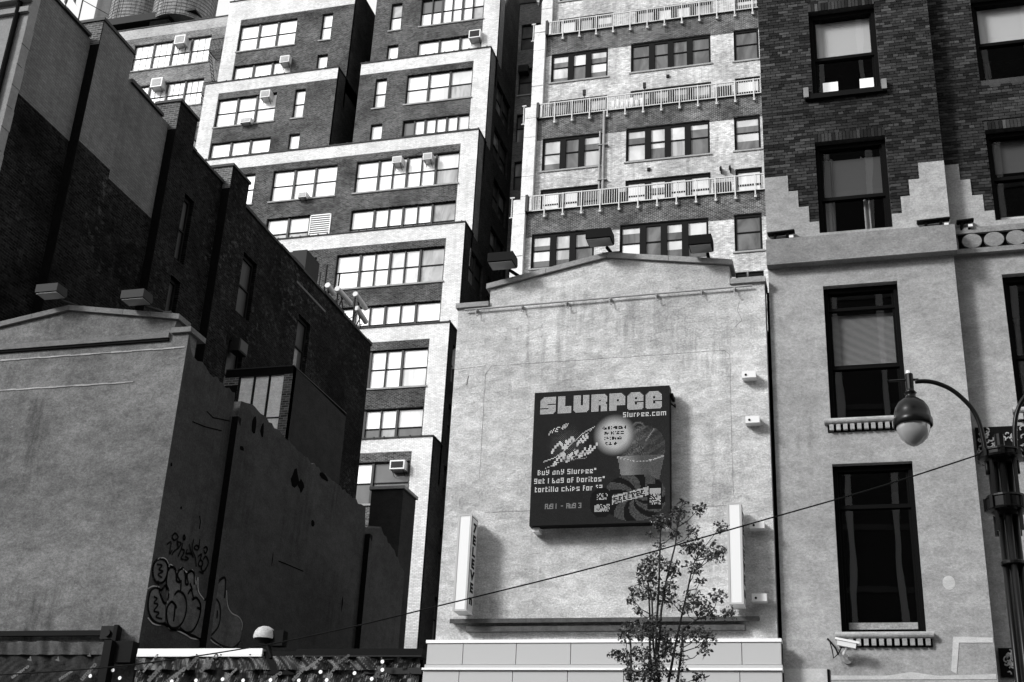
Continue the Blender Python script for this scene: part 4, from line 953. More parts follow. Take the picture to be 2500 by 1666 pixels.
# bricks one by one
def brickfield(X0, X1, Z0, Z1, Y, keep):
    out = []; bh_, bl = .0677, .2057; r = 0; z = Z0
    while z < Z1:
        x = X0-(bl/2 if r % 2 else 0)-(.05 if r % 6 == 5 else 0); hdr = (r % 6 == 5)
        step = bl/2 if hdr else bl
        while x < X1:
            a, c = max(x, X0), min(x+step-.011, X1)
            for p, q in keep(a, c, z, z+bh_):
                if q-p > .025: out.append((p, q, z, z+bh_-.011, Y))
            x += step
        z += bh_; r += 1
    return out
stepsL = [(-1.55, -1.1, 14.91), (-1.1, -.92, 14.55), (-.92, -.73, 14.18), (-.73, -.55, 13.83)]
stepsR = [(1.35, 1.82, 14.91), (1.15, 1.35, 14.56), (.98, 1.15, 14.21), (.79, .98, 13.85)]
stepsB = [(1.82, 2.11, 15.01), (2.11, 2.29, 14.65), (2.29, 2.48, 14.29), (2.48, 2.65, 13.93)]
def cut(a, c, z0, z1, rects):
    seg = [(a, c)]
    for (x0, x1, zb_, zt_) in rects:
        if z1 > zb_ and z0 < zt_-.02:
            seg = [r_ for p, q in seg for r_ in (((p, min(q, x0)), (max(p, x1), q)) if q > x0 and p < x1 else ((p, q),)) if r_[1]-r_[0] > .02]
    return seg
rectA = [(w[0], w[1], w[2]-.08, w[3]+.2) for w in win[2:]]+[(s_[0], s_[1], 0, s_[2]) for s_ in stepsL+stepsR]
rectB = [(w[0], w[1], w[2]-.08, w[3]+.2) for w in bwin[2:]]+[(s_[0], s_[1], 0, s_[2]) for s_ in stepsB]
keepA = lambda a, c, z0, z1: cut(a, c, z0, z1, rectA)
keepB = lambda a, c, z0, z1: cut(a, c, z0, z1, rectB)
bricks = brickfield(PX0, PX1, 13.44, 20.6, YR, keepA)+brickfield(PX1+.001, 4.2, 13.44, 20.6, YB, keepB)
def soldier(x0, x1, z, Y):
    x = x0
    while x < x1-.03: bricks.append((x, min(x+.0677-.011, x1), z, z+.19, Y)); x += .0677
for w in win[2:4]: soldier(w[0], w[1], w[3]+.004, YR)
for w in bwin[2:4]: soldier(w[0], 4.2, w[3]+.004, YB)
def rbm():
    m, t, b = newmat('brick_face'); b.inputs['Roughness'].default_value = .85; b.inputs['Specular IOR Level'].default_value = .2
    ge = N(t, 'ShaderNodeNewGeometry'); oi = N(t, 'ShaderNodeObjectInfo')
    rnd = mathn(t, 'FRACT', mathn(t, 'ADD', ge.outputs['Random Per Island'], oi.outputs['Random']))
    n1 = noise(t, 30, (1, 1, 1), 4, .7, .3, .7, 2); n2 = noise(t, .6, (1, 1, 1.3), 4, .6, .3, .7, 6)
    cr_ = N(t, 'ShaderNodeValToRGB'); e = cr_.color_ramp.elements; e[0].position = 0; e[0].color = g(.004); e[1].position = 1; e[1].color = g(.06)
    for p, v in ((.16, .005), (.26, .013), (.6, .024), (.9, .038)): q = e.new(p); q.color = g(v)
    t.links.new(rnd, cr_.inputs[0])
    x = mathn(t, 'MULTIPLY', mathn(t, 'MULTIPLY', cr_.outputs[0], lerp(t, n1, .7, 1.3)), lerp(t, n2, .6, 1.35))
    setval(t, b, x, n1, .4, .004); return m
M['brick'] = rbm()
bricks.sort(key=lambda q: (q[4] > 22.3, q[2]))
full = [q for q in bricks if abs((q[1]-q[0])-.1947) < .001 and q[3]-q[2] < .1][:290]; fs_ = set(full)
bm_ = MB(); bm_.box(-.09735, .09735, -.009, .012, -.02835, .02835); bme = bm_.mesh('brick', M['brick'])
for q in full:
    o = link('brick', bme, rb); o.location = ((q[0]+q[1])/2, q[4]+.002+random.uniform(-.003, .002), (q[2]+q[3])/2)
s = MB()
for q in bricks:
    if q in fs_: continue
    j = random.uniform(-.004, .002); s.box(q[0], q[1], q[4]-.007+j, q[4]+.012, q[2], q[3])
s.build('brickwork', M['brick'], rb, kind='stuff')
# stepped render blocks round the brick
b = MB(); b.prism([(-1.55, 13.43), (-.553, 13.43), (-.553, 13.83), (-.73, 13.83), (-.73, 14.18), (-.92, 14.18), (-.92, 14.55), (-1.1, 14.55), (-1.1, 14.91), (-1.55, 14.91)], fr_, -.03, .02); b.build('stepped_render', M['stuc_r'], rb)
b = MB(); b.prism([(.793, 13.43), (1.82, 13.43), (1.82, 14.91), (1.35, 14.91), (1.35, 14.56), (1.15, 14.56), (1.15, 14.21), (.98, 14.21), (.98, 13.85), (.793, 13.85)], fr_, -.03, .02); b.build('stepped_render', M['stuc_r'], rb)
b = MB(); b.prism([(1.82, 13.05), (2.655, 13.05), (2.655, 13.93), (2.48, 13.93), (2.48, 14.29), (2.29, 14.29), (2.29, 14.65), (2.11, 14.65), (2.11, 15.01), (1.82, 15.01)], fb_, -.03, .02); b.build('stepped_render', M['stuc_r'], rb)
for u in ((-.57, .81, 13.46, 13.545), ): b = MB(); fbox(b, fr_, u[0]-.08, u[1]+.08, u[2], u[3], -.08, .2); b.build('sill', M['stuc_r'], rb)
b = MB(); fbox(b, fb_, 2.6, 4.2, 13.58, 13.695, -.06, .2); b.build('sill', M['stuc_r'], rb)
b = MB(); fbox(b, fr_, -.68, .9, 16.6, 16.715, -.1, .2); b.build('sill', M['black'], rb)
for x in (-.66, .85): b = MB(); fbox(b, fr_, x-.05, x+.05, 16.63, 16.86, -.13, -.02); b.build('sill_end', M['lime'], rb)
b = MB(); b.box(PX0-.01, PX1+.06, YR-.2, YR-.001, 12.89, 13.43); b.build('cornice_band', M.setdefault('corn', stucco('cornice_stucco', .20, .5, .9, .5, .2, off=42, bdist=.01)), rb)
# disc frieze in the recessed bay
b = MB(); b.box(PX1+.07, 7, YB-.12, YB-.001, 13.44, 13.56); b.build('frieze_rail', M['corn'], rb); b = MB(); b.box(PX1+.02, 7, YB-.12, YB-.001, 13.02, 13.12); b.build('frieze_rail', M['corn'], rb)
b = MB(); b.box(1.96, 7, YB-.045, YB-.031, 13.12, 13.44); b.build('frieze_back', M['darkened'], rb)
dm = MB(); dm.prism([(.175*math.cos(2*math.pi*k/32), .15*math.sin(2*math.pi*k/32)) for k in range(32)], lambda u, v, d: (u, d, v), -.06, 0); dme = dm.mesh('frieze_disc', M['corn'])
for k in range(8): o = link('frieze_disc', dme, rb); o.location = (2.19+.39*k, YB-.047, 13.28)
# dentil sills
def dentil(fn, x0, x1, z, n):
    b = MB(); a = fn(x0, z, 0); b.tube([fn(x0, z-.05, -.07), fn(x1, z-.05, -.07)], .055, 12); fbox(b, fn, x0, x1, z-.1, z-.004, -.07, .1); o = b.build('sill', M['stuc_r'], rb)
    b = MB(); fbox(b, fn, x0+.05, x1-.03, z-.24, z-.102, -.015, .0); b.build('dentil_back', M['darkened'], o)
    dme_ = MB(); w = (x1-x0-.1)/n; dme_.box(-w*.31, w*.31, -.05, .05, -.055, .055); me = dme_.mesh('dentil', M['stuc_r'])
    for k in range(n): q = link('dentil', me, o); q.location = fn(x0+.06+w*(k+.5), z-.165, -.035)
dentil(fr_, -.66, .88, 9.77, 12); dentil(fr_, -.67, .9, 5.97, 12); dentil(fb_, 2.55, 4.2, 9.94, 12)
# carved panels
def carved(x0, x1, z0, z1):
    b = MB(); fbox(b, fb_, x0, x1, z0, z1, -.05, .0); o = b.build('carved_panel', M['darkened'], rb)
    b = MB()
    for k in range(int((x1-x0)*60)):
        cx, cz = random.uniform(x0+.05, x1-.05), random.uniform(z0+.05, z1-.05); a0 = random.uniform(0, 6); r_ = random.uniform(.03, .08)
        b.tube([(cx+r_*math.cos(a0+q*.6)*(1-q*.1), YB-.055, cz+r_*math.sin(a0+q*.6)*(1-q*.1)) for q in range(6)], .014, 5)
    b.build('carving', M['stuc_r'], o)
carved(1.9, 4.2, 9.0, 9.61); carved(1.9, 2.2, 5.3, 5.77)
# repairs on the render
for pts, nm in (([(1.12, 5.35), (1.2, 5.3), (1.28, 5.8), (1.8, 5.8), (1.81, 5.88), (1.2, 5.9)], 'render_patch'), ([(-1.54, 5.38), (-.84, 5.38), (-.84, 4.9), (-1.54, 4.9)], 'render_patch'),
                ([(-.78, 5.2), (1.8, 5.22), (1.8, 5.3), (.9, 5.27), (.5, 5.33), (.1, 5.27), (-.78, 5.27)], 'render_patch')):
    b = MB(); b.prism(pts, fr_, -.008, .001); b.build(nm, M['stuc_light'], rb)
b = MB(); b.prism([(1.21+.1*math.cos(2*math.pi*k/20), 6.79+.12*math.sin(2*math.pi*k/20)) for k in range(20)], fr_, -.004, .001); b.build('round_patch', M['stuc_light'], rb)
b = MB(); fbox(b, fr_, -.84, -.8, 4.8, 5.37, -.02, .001); b.build('groove', M['darkened'], rb)
b = MB(); fbox(b, fr_, .95, 1.8, 5.0, 5.14, -.1, 0); b.build('ledge', M['stuc_light'], rb)
# linear uplights on the cornice
for (x0, x1, z, y, l) in ((-1.53, -1.02, 13.52, YR-.1, 'thin black linear uplight at the left end of the grey cornice'), (1.22, 1.8, 13.5, YR-.1, 'thin black linear uplight at the right end of the grey cornice'), (1.95, 2.25, 13.62, YB-.1, 'short black uplight above the disc frieze')):
    o = thing('uplight', l, 'uplight', ((x0+x1)/2, y, 13.43), 'linear uplights on the cornice')
    b = MB(); b.prism([(x0, z+.075), (x1, z+.095), (x1+.01, z+.07), (x0+.02, z+.045)], lambda u, v, d: (u, y+d, v), -.1, .05); b.build('housing', M['black'], o)
    for q in (.25, .7): b = MB(); b.tube([(x0+(x1-x0)*q, y, z-.1), (x0+(x1-x0)*q+.03, y-.05, z+.06)], .03, 6); b.build('foot', M['black'], o)
    b = MB(); b.box(x1-.1, x1-.02, y-.08, y, z-.07, z-.02); b.build('ballast_box', M['white'], o)

# ------------------------------------------------------------------ CCTV camera
cv = thing('security_camera', 'white security camera on a swivel mount below the dentilled sill', 'security camera', (-.5, YR, 5.5))
B4 = lambda x, y, Yp=21.85: onY(2000+x/9.412, 1520+y/9.412, Yp)
A, C_ = B4(370, 345), B4(930, 455); ax = (C_-A).normalized(); ay = Vector((0, 1, 0)); az = ax.cross(ay).normalized(); az = az if az.z > 0 else -az
L_ = (C_-A).length
c0 = (A+C_)/2-az*.02; b = MB(); b.obox(c0, ax, ay, az, L_/2, .055, .018); b.build('sunshield', M['white'], cv)
b = MB(); b.obox(c0-az*.06+ax*.005, ax, ay, az, L_/2*.8, .042, .04); b.build('body', plain('camera_body', .6, .35), cv)
b = MB(); b.obox(c0-az*.06+ax*(L_/2*.81), ax, ay, az, .008, .043, .041); b.build('lens_window', M['black'], cv)
b = MB(); p = c0-az*.1; b.tube([p, B4(610, 640, 21.9), B4(560, 720, 21.98), B4(640, 780, 22.05)], [.02, .02, .03, .03], 8); b.build('swivel_arm', M['white'], cv)
b = MB(); q = B4(650, 840, 22.13); b.tube([q+Vector((0, -.04, 0)), q+Vector((0, .015, 0))], .085, 16); b.build('wall_plate', M['steel'], cv)
b = MB(); b.tube([B4(x, y, Yp) for x, y, Yp in ((200, 370, 22.14), (250, 450, 22.05), (300, 640, 22.0), (330, 820, 21.98), (440, 720, 21.95), (520, 560, 21.9))], .01, 6); b.tube([B4(190, 380, 22.14), B4(280, 470, 22.05), B4(380, 600, 22.0), B4(440, 740, 21.95)], .014, 6); b.build('camera_cable', M['black'], cv)

# ================================================================== STREET LAMP
LX, LY = 1.42, 14.0
sl = thing('street_lamp', 'black twin arm street lamp with teardrop globe at the right edge', 'street lamp', (LX, LY, .14))
pl = MB()
for dx, dy in ((-.075, 0), (.075, 0), (0, .075), (0, -.075)): pl.tube([(LX+dx, LY+dy, .14), (LX+dx, LY+dy, 6.35)], .034, 10)
pl.build('pole', M['gloss_black'], sl, smooth=True)
for z in (5.05, 3.2): b = MB(); b.lathe((LX, LY, z), [(.12, 0), (.125, .01), (.125, .035), (.12, .045), (0, .045)], 20); b.build('band', M['gloss_black'], sl)
for z, h, r in ((6.2, .10, .225), (5.62, .17, .21), (2.2, .12, .2)):
    b = MB(); b.lathe((LX, LY, z), [(0, -.04), (r*.55, -.035), (r*.8, 0), (r, .01), (r*1.02, .03), (r*.96, .04), (r*.96, h-.03), (r*1.02, h-.02), (r, h), (r*.7, h+.012), (0, h+.03)], 28); b.build('ring_collar', M['gloss_black'], sl, smooth=False)
    for k in range(8): a = 2*math.pi*k/8; c = MB(); c.obox((LX+r*1.01*math.cos(a), LY+r*1.01*math.sin(a), z+h/2), Vector((math.cos(a), math.sin(a), 0)), Vector((-math.sin(a), math.cos(a), 0)), Vector((0, 0, 1)), .02, .02, h*.4); c.build('collar_lug', M['gloss_black'], sl)
b = MB()
for k in range(4): a = math.pi/4+k*math.pi/2; x, y = LX+.165*math.cos(a), LY+.165*math.sin(a); b.tube([(x, y, 5.4), (x, y, 6.25)], .022, 8)
b.build('outer_tube', M['gloss_black'], sl)
b = MB(); b.tube([(LX, LY, 6.3), (LX, LY, 6.5)], .05, 12); b.build('finial', M['gloss_black'], sl)
arc = [(1.27, 6.05), (1.265, 6.35), (1.24, 6.62), (1.185, 6.8), (1.10, 6.93), (1.0, 7.04), (.9, 7.11), (.8, 7.155), (.7, 7.175), (.6, 7.175)]
for sgn in (1, -1):
    P_ = lambda x, z: (LX+(x-LX)*sgn, LY, z)
    arm = MB(); arm.tube([P_(*q) for q in smoothpts(arc, 4)], .026, 10); ao = arm.build('arm', M['gloss_black'], sl, smooth=True)
    x = .54
    hd = MB(); hd.tube([P_(x, 7.08), P_(x, 7.27)], .045, 12); hd.tube([P_(x-.22, 7.2), P_(x+.1, 7.2)], .014, 6); hd.build('arm_socket', M['gloss_black'], sl)
    b = MB(); b.tube([P_(x, 7.27), P_(x, 7.31)], .03, 10); b.build('photocell', M['white'], sl)
    cx = P_(x, 0)[0]
    b = MB(); b.lathe((cx, LY, 6.70), [(.205, -.06), (.215, -.05), (.215, .02), (.2, .04), (.195, .10), (.18, .16), (.145, .22), (.09, .265), (.06, .28), (.055, .33), (.07, .34), (.045, .37), (.04, .42)], 32); b.build('lamp_hood', plain('lamp_hood', .005, .3, .16), sl, smooth=True)
    b = MB(); b.lathe((cx, LY, 6.64), [(.185, .03), (.185, 0), (.175, -.06), (.145, -.13), (.09, -.19), (.03, -.225), (0, -.23)], 28); b.build('globe', pane_mat('lamp_globe', .34, .05, 1, nz=.3), sl, smooth=True)

# overhead cable
b = MB(); pts = [(2400, 1107), (2150, 1188), (1892, 1262), (1500, 1373), (1090, 1475), (850, 1533), (620, 1580), (300, 1626), (0, 1648), (-300, 1660)]
b.tube([onY(x, y, 14) for x, y in smoothpts(pts, 4)], .008, 6); tag(b.build('overhead_cable', M['black'], None), 'thin black cable sloping from the street lamp across the shop wall', 'cable')

# ================================================================== SITE HOARDINGS
def cloth(x0, x1, z0, z1, y, seed, amp=.05):
    rnd = random.Random(seed); b = MB(); nx, nz = int((x1-x0)/.035), 26; ph = [rnd.uniform(0, 6) for _ in range(8)]
    vs = []
    for j in range(nz+1):
        for i in range(nx+1):
            x = x0+(x1-x0)*i/nx; z = z0+(z1-z0)*j/nz; q = x*6+z*4
            d = amp*(.5*math.sin(q*2.1+ph[0]+1.5*math.sin(x*1.3+ph[1]))+.3*math.sin(q*4.7+ph[2]+2*math.sin(z*7+x*.7))+.25*math.sin(x*17+ph[3]+3*math.sin(x*2.2+z*3)))
            vs.append((x, y+d, z+(.02*math.sin(x*2.7+ph[4])+.012*math.sin(x*9+ph[5]) if j == nz else 0)))
    b.v = vs
    for j in range(nz):
        for i in range(nx): k = j*(nx+1)+i; b.f.append((k, k+1, k+nx+2, k+nx+1))
    return b
M['net'] = stucco('debris_netting', .03, .9, 6, .3, .3, off=110); M['net2'] = stucco('banner_fabric', .014, .9, 6, .3, .3, off=111)
for k_ in ('net2',):
    b_ = M[k_].node_tree.nodes['Principled BSDF']; b_.inputs['Roughness'].default_value = .32; b_.inputs['Specular IOR Level'].default_value = .5
M['print'] = plain('banner_print', .10, .8, .1)
h1 = thing('site_hoarding', 'dark printed banner hoarding with pale metal capping across the vacant lot', 'hoarding', (-10.7, 21.8, .14))
cloth(-13.6, -7.9, 3.2, 5.50, 21.83, 3, .09).build('banner', M['net2'], h1)
cloth(-13.6, -8.6, 5.28, 5.52, 21.76, 5, .07).build('banner_fold', M['net2'], h1)
b = MB(); b.box(-13.57, -10.97, 21.72, 21.95, 5.52, 5.665); b.build('metal_capping', plain('pale_aluminium', .75, .35, .5, .3), h1)
b = MB(); b.box(-13.57, -10.97, 21.71, 21.72, 5.515, 5.565); b.build('capping_lip', M['white'], h1)
for x in (-12.3, -11.8, -11.2): b = MB(); b.tube([(x, 21.7, 5.55), (x, 21.712, 5.55)], .013, 8); b.build('rivet', M['frame'], h1)
b = MB(); b.box(-10.3, -7.85, 21.75, 21.95, 5.535, 5.66); b.build('beam', M['black'], h1); b = MB(); b.box(-10.3, -7.85, 21.73, 21.96, 5.515, 5.532); b.build('beam_edge', M['lampgrey'], h1)
b = MB(); b.box(-8.95, -7.85, 21.8, 21.9, 5.22, 5.33); b.build('cross_rail', M['lampgrey'], h1)
b = MB(); b.box(-10.97, -10.3, 21.78, 21.95, 5.2, 5.62); b.build('joint_wrap', M['black'], h1)
for x in (-13.6, -10.6, -7.95): b = MB(); b.box(x-.06, x+.06, 21.95, 22.05, .14, 5.5); b.build('post', M['black'], h1)
h2 = thing('site_hoarding', 'grey debris netting hoarding with rolled top before the grey gabled wall', 'hoarding', (-17, 21.7, .14))
cloth(-21, -14.1, 3.2, 5.62, 21.73, 8, .035).build('banner', M['net'], h2)
cloth(-21, -14.1, 5.55, 5.79, 21.68, 9, .05).build('banner_fold', stucco('netting_roll', .07, .9, 6, .3, .3, off=113), h2)
b = MB(); b.box(-14.22, -14.05, 21.55, 21.7, .14, 5.8); b.build('post', M['black'], h2); b = MB(); b.box(-14.05, -13.66, 21.66, 21.9, 5.4, 5.8); b.build('corner_wrap', M['black'], h2)
for k, (x, z, s_, root, y) in enumerate([(-13.2, 5.2, 'stone', h1, 21.7), (-12.6, 5.18, 'umpro', h1, 21.7), (-12.0, 5.38, 'umpro', h1, 21.68), (-11.5, 5.2, 'stone', h1, 21.7), (-12.4, 5.42, 'stone', h1, 21.68), (-10.7, 5.15, 'umpro', h1, 21.7), (-10.1, 5.2, 'stone', h1, 21.7), (-9.5, 5.18, 'umpro', h1, 21.7), (-9.9, 5.42, 'umpro', h1, 21.68), (-9.3, 5.42, 'stone', h1, 21.68), (-8.75, 5.15, 'umpro', h1, 21.7), (-13.3, 5.42, 'umpro', h1, 21.68),
        (-16.7, 5.2, 'stone', h2, 21.66), (-16.0, 5.2, 'umpro', h2, 21.66), (-15.0, 5.2, 'stone', h2, 21.66), (-14.5, 5.2, 'umpro', h2, 21.66), (-17.5, 5.2, 'umpro', h2, 21.66), (-15.9, 5.5, 'v', h2, 21.66), (-15.3, 5.5, 'v', h2, 21.66), (-14.6, 5.5, 'v', h2, 21.66)]):
    me = text_mesh(s_, .15, M['print'], 'printed_word'); o = link('printed_word', me, root); o.rotation_euler = (R(90)+random.uniform(-.4, .3), R(-42+random.uniform(-14, 8)), random.uniform(-.3, .3)); o.location = (x+random.uniform(-.1, .1), y-.03, z+random.uniform(-.05, .04)); q_ = random.uniform(.75, 1.2); o.scale = (q_, q_*random.uniform(.6, 1), 1)
dk = MB(); dk.tube([(0, -.012, 0), (0, 0, 0)], .034, 14); dme = dk.mesh('washer', plain('white_washer', .85, .5))
for px, py, root in ((221, 1651, h2), (293, 1656, h2), (276, 1637, h2), (479, 1662, h1), (544, 1659, h1), (594, 1662, h1), (661, 1661, h1), (730, 1662, h1), (783, 1641, h1), (798, 1661, h1), (866, 1644, h1), (908, 1658, h1), (934, 1636, h1), (934, 1616, h1), (420, 1664, h1)):
    A = onY(px, py, 21.64); o = link('washer', dme, root); o.location = A
gl = thing('globe_lantern', 'half globe site lantern standing on the hoarding capping', 'lantern', (-11, 21.8, 5.65))
b = MB(); b.lathe((-11.0, 21.8, 5.88), [(.205, -.03), (.21, .02), (.19, .1), (.14, .165), (.07, .2), (0, .21)], 20); b.build('globe', stucco('milky_globe', .45, .7, 5, .2, .5, rough=.3, off=120), gl, smooth=True)
b = MB(); b.box(-10.85, -10.6, 21.75, 21.95, 5.72, 6.0); b.lathe((-11.0, 21.8, 5.86), [(0, -.1), (.1, -.1), (.19, -.01)], 16); b.tube([(-10.95, 21.8, 5.8), (-10.8, 21.8, 5.5)], .05, 8); b.build('bracket', M['black'], gl)

# ================================================================== AIR CONDITIONERS
def ac(x0, x1, z0, z1, y, label, body='white', dark=True):
    o = thing('air_conditioner', label, 'air conditioner', ((x0+x1)/2, y, z0), 'window air conditioners')
    b = MB(); b.box(x0, x1, y, y+.62, z0, z1); b.build('casing', M[body], o)
    e = .09*(x1-x0); b = MB(); b.box(x0+e, x1-e, y-.012, y-.001, z0+e, z1-e); b.build('grille', M['lampgrey' if dark else 'steel'], o)
    b = MB()
    for k in range(7): z = z0+e+(z1-z0-2*e)*(k+.5)/7; b.box(x0+e, x1-e, y-.022, y-.012, z-.008, z+.008)
    b.build('grille_slat', M['mull' if dark else 'white'], o)
    b = MB(); b.tube([(x0+.1, y+.55, z0-.25), (x0+.1, y+.1, z0)], .02, 4); b.tube([(x1-.1, y+.55, z0-.25), (x1-.1, y+.1, z0)], .02, 4); b.build('bracket', M['frame'], o)
for a in ((-46.6, -45.75, 57.65, 58.38, 66.3, 'white air conditioner at the top of the uppermost loft window', 'white', False),
          (-47.9, -47.0, 54.05, 54.8, 66.3, 'white air conditioner in the second row of loft windows', 'white', False),
          (-37.05, -36.35, 53.65, 54.2, 65.0, 'air conditioner above the upper white band of the left tower wing', 'white', False),
          (-37.4, -36.7, 49.95, 50.5, 63.7, 'air conditioner at the head of the three light window, left wing', 'white', False),
          (-38.6, -37.85, 48.1, 48.5, 63.7, 'low white air conditioner on the sill, left tower wing', 'white', False),
          (-23.4, -22.6, 53.58, 54.2, 65.0, 'air conditioner near the top right corner of the tower beside the white strip', 'white', True),
          (-26.85, -26.25, 42.8, 43.25, 62.4, 'left of the two air conditioners heading the six light window', 'white', False),
          (-24.85, -24.28, 42.8, 43.25, 62.4, 'right of the two air conditioners heading the six light window', 'white', False),
          (-32.95, -32.4, 41.03, 41.4, 62.4, 'small air conditioner on the sill of the middle three light window', 'white', False),
          (-23.6, -22.8, 21.62, 22.1, 58.4, 'lowest air conditioner on the tower, black grille, above the broken wall', 'white', True),
          (-21.3, -20.6, 53.9, 54.45, 69.7, 'shaded air conditioner at the back of the dark court', 'lampgrey', True)): ac(*a)
b = MB(); y = 64.9-.0; x0 = -36.5
b = MB(); b.box(-20.25, -19.6, 35.2, 35.5, 18.6, 19.1); 
aw_ = thing('air_conditioner', 'small boxed air conditioner in the sooty brick flank window', 'air conditioner', (XB, 34.8, 17.9), 'window air conditioners')
b = MB(); b.box(XB-.05, XB+.3, 34.45, 35.05, 17.75, 18.2); b.build('casing', M['lampgrey'], aw_); b = MB(); b.box(XB+.3, XB+.32, 34.5, 35.0, 17.79, 18.16); b.build('grille', M['mull'], aw_)

# ================================================================== YOUNG TREE
tr = thing('young_tree', 'young multi stemmed street tree in front of the shop fascia', 'tree', (-3.3, 18, .14))
T = lambda x, y, Yp=18.0: onY(1450+x/3.2275, 1180+y/3.2275, Yp)
rt = random.Random(11)
stems = [([(480, 1568), (495, 1100), (510, 800), (525, 380), (545, 300)], 18.0), ([(440, 1568), (440, 1250), (437, 1000), (430, 800)], 18.15), ([(490, 1500), (530, 1000), (570, 780), (640, 480), (655, 330)], 17.85),
         ([(590, 1568), (640, 1300), (690, 1050), (740, 850), (770, 700), (800, 600)], 18.1), ([(660, 1568), (690, 1300), (700, 1150), (800, 1080), (900, 1040)], 17.9), ([(290, 1568), (290, 1400), (285, 1250), (250, 1180)], 18.2), ([(520, 1568), (470, 1300), (460, 900), (400, 700)], 17.8)]
sb = MB(); sp = []
base = Vector((-3.3, 18, .14))
for pts, Yp in stems:
    q = [T(x+rt.uniform(-3, 3), y, Yp+.03*i) for i, (x, y) in enumerate(pts)]
    lowp = q[0]; mid1 = base.lerp(lowp, .55); mid1 = Vector((base.x+(lowp.x-base.x)*.35, 18+(Yp-18)*.4, base.z+(lowp.z-base.z)*.55))
    allp = [base+Vector((rt.uniform(-.04, .04), rt.uniform(-.04, .04), 0)), mid1]+q
    n = len(allp); rr = [.05-.042*(i/(n-1))**.8 for i in range(n)]; rr = [max(.006, r_) for r_ in rr]
    rr = [.045, .038]+[.02*(1-.7*i/len(q)) for i in range(len(q))]
    sb.tube(allp, rr, 8)
    for i in range(len(q)-1):
        for k in range(8): sp.append(q[i].lerp(q[i+1], k/8))
sb.build('stem', M.setdefault('bark', stucco('bark', .035, .6, 12, .5, .3, off=130)), tr)
clusters = [(540,300,55),(500,290,40),(680,250,60),(700,150,25),(830,200,45),(780,370,40),(640,400,40),(1000,340,40),(800,500,65),(740,520,40),(900,560,45),(970,560,50),(1010,530,30),(800,660,50),(480,600,55),(400,650,45),(380,740,35),(450,720,60),(360,850,55),(560,640,40),(620,700,40),(600,800,50),(480,850,60),(600,920,55),(300,910,38),(350,1000,30),(780,900,55),(850,960,55),(980,880,45),(900,1020,55),(1060,1020,45),(720,980,40),(640,640,35),
 (300,1130,60),(240,1200,45),(400,1150,70),(520,1200,75),(480,1080,45),(700,1200,55),(820,1180,55),(900,1210,50),(580,1290,55),(860,1310,40),(840,770,30),(160,1340,38),(240,1360,50),(370,1330,55),(460,1380,60),(560,1330,55),(680,1350,40),(300,1460,50),(420,1470,60),(520,1470,50),(700,1450,25),(320,1540,55),(460,1530,60),(620,1500,30),(700,1560,25),(830,1530,40),(440,390,22),(520,480,28),(940,470,25)]
tb = MB(); lf = MB()
for (x, y, r_) in clusters:
    Yp = 18+rt.uniform(-.35, .35); c = T(x, y, Yp); rw = r_/3.2275/148
    near = min(sp, key=lambda p_: (p_-c).length+max(0, (p_.z-c.z)+.15)*1.5)
    tb.tube([near, near.lerp(c, .5)+Vector((rt.uniform(-.04, .04), 0, -.04)), c], [.009, .006, .004], 5)
    nl = int((r_/50)**2*70)+8
    for k in range(nl):
        while True:
            d = Vector((rt.uniform(-1, 1), rt.uniform(-1, 1), rt.uniform(-1, 1)))
            if d.length < 1: break
        p = c+Vector((d.x*rw*1.3, d.y*rw*1.3, d.z*rw*1.15)); 
        if k % 4 == 0: tb.tube([c+(p-c)*.1, p], .0025, 3, False)
        L = rt.uniform(.026, .062); wd = L*rt.uniform(.25, .45)
        a = Vector((rt.uniform(-1, 1), rt.uniform(-1, 1), rt.uniform(-1.1, .25))).normalized(); s_ = a.cross(Vector((rt.uniform(-1, 1), rt.uniform(-1, 1), rt.uniform(-.2, 1)))).normalized(); n_ = a.cross(s_)
        t0, t1, t2, t3 = p, p+a*L*.4+n_*L*.08, p+a*L*.8+n_*L*.02, p+a*L*1.15-n_*L*.15
        i0 = len(lf.v); lf.v += [tuple(t0), tuple(t1+s_*wd+n_*wd*.35), tuple(t2+s_*wd*.7+n_*wd*.3), tuple(t3), tuple(t2-s_*wd*.7+n_*wd*.3), tuple(t1-s_*wd+n_*wd*.35), tuple(t1), tuple(t2)]
        lf.f += [(i0, i0+1, i0+6), (i0+1, i0+2, i0+7, i0+6), (i0+2, i0+3, i0+7), (i0, i0+6, i0+5), (i0+6, i0+7, i0+4, i0+5), (i0+7, i0+3, i0+4)]
tb.build('twig', M['bark'], tr, kind='stuff')
ml, t, bb = newmat('leaf'); ge = N(t, 'ShaderNodeNewGeometry'); t.links.new(lerp(t, ge.outputs['Random Per Island'], .010, .055), bb.inputs['Base Color']); bb.inputs['Roughness'].default_value = .35; bb.inputs['Specular IOR Level'].default_value = .5
lf.build('foliage', ml, tr, kind='stuff')

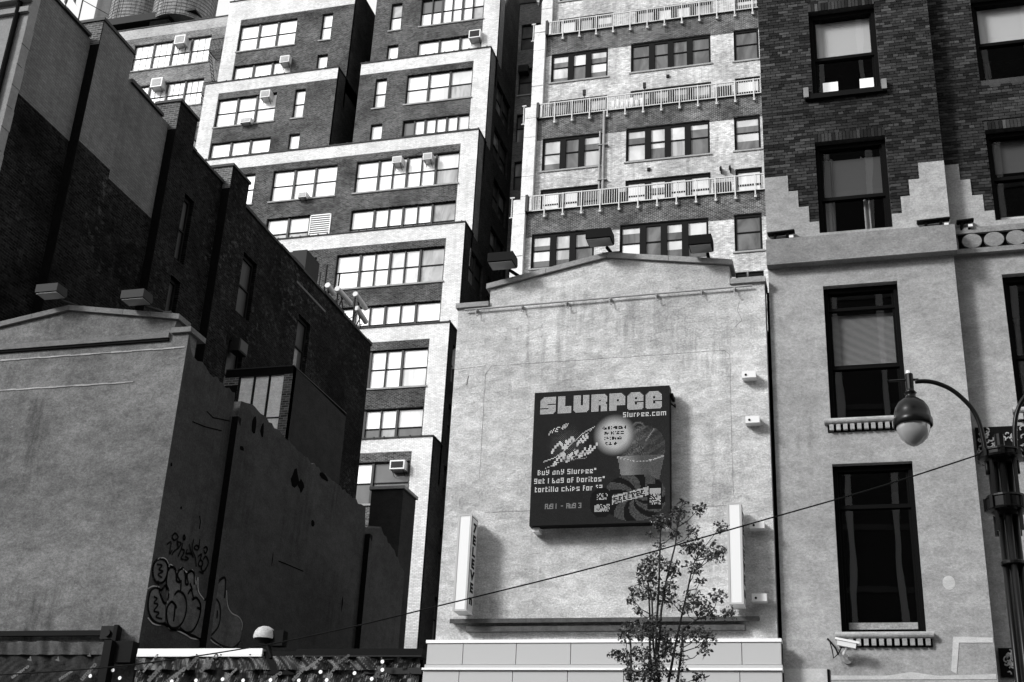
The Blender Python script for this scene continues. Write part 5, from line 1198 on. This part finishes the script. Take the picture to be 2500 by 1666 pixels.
# leaves of a nearer tree hanging into the top of the view
def bigleaf(mb, base, tip, wd, Yp):
    A = onY(*base, Yp); B_ = onY(*tip, Yp); d = B_-A; s_ = Vector((d.z, 0, -d.x)).normalized()*wd; f_ = Vector((0, .02, 0)); n = 8
    L = [A.lerp(B_, k/n)+s_*math.sin(math.pi*min(1, (k/n)**.8))*(1 if 0 < k < n else 0)+f_*math.sin(k) for k in range(n+1)]; Rr = [A.lerp(B_, k/n)-s_*math.sin(math.pi*min(1, (k/n)**.8))*(1 if 0 < k < n else 0)-f_ for k in range(n+1)]; C0 = [A.lerp(B_, k/n)-f_*1.5 for k in range(n+1)]
    for k in range(n): mb.quad(L[k], L[k+1], C0[k+1], C0[k]); mb.quad(C0[k], C0[k+1], Rr[k+1], Rr[k])
tl = thing('leafy_twig', 'dark hanging leaves of a near branch at the top left corner', 'twig', tuple(onY(170, -30, 9)), 'near leaves hanging into the top edge')
b = MB(); bigleaf(b, (165, -12), (163, 18), .028, 9); bigleaf(b, (182, -14), (187, 14), .022, 9); b.build('leaf', ml, tl)
b = MB(); b.tube([onY(140, -60, 9), onY(172, -12, 9), onY(190, -16, 9)], .004, 5); b.build('stem', M['bark'], tl)
tl = thing('leafy_twig', 'dark hanging leaves of a near branch beside the white corner duct', 'twig', tuple(onY(1300, -30, 9)), 'near leaves hanging into the top edge')
b = MB(); bigleaf(b, (1322, -22), (1317, 23), .035, 9); bigleaf(b, (1240, -20), (1237, 16), .03, 9); b.build('leaf', ml, tl)
b = MB(); b.tube([onY(1400, -60, 9), onY(1322, -20, 9), onY(1240, -22, 9)], .004, 5); b.build('stem', M['bark'], tl)

# ================================================================== OFFICE TOWER ACROSS THE STREET (seen only mirrored in the window glass)
oc = thing('office_tower', 'dark glass office tower with pale vertical fins, mirrored in the corner building windows', 'building', (8, -34, 0))
b = MB(); b.box(-5, 26, -50, -34, 0, 66); b.build('glass_wall', plain('office_glass', .02, .2), oc)
fm = MB(); fm.box(-.18, .18, -.5, 0, 0, 66); fme = fm.mesh('fin', plain('fin_metal', .6, .5))
for k in range(11): o = link('fin', fme, oc); o.location = (-4+k*2.8, -33.5, 0)
for (xa, xb, hh, lab) in ((-95, -9, 27, 'long low dark block added unseen across the street to cut sky light, left of the finned office tower'), (30, 95, 34, 'long dark block added unseen across the street to cut sky light, right of the finned office tower')):
    oo = thing('sky_blocker', lab, 'building', ((xa+xb)/2, -36, 0))  # unseen building, added to screen off low sky light
    b = MB(); b.box(xa, xb, -55, -36, 0, hh); b.build('wall', stucco('block_wall', .09, .4, 1, .2, .2, off=140), oo)
    wm_ = MB(); wm_.box(-.7, .7, -.03, .0, 0, 1.9); wme = wm_.mesh('window', M['pd'])
    for i in range(int((xb-xa)/3.2)):
        for j in range(int(hh/3.6)-1): o = link('window', wme, oo); o.location = (xa+1.8+i*3.2, -35.96, 4.5+j*3.6)
b = MB()
for k in range(16): b.box(-5, 26, -34, -33.9, 3.9*k, 3.9*k+.35)
b.build('spandrel', plain('spandrel', .1, .6), oc)
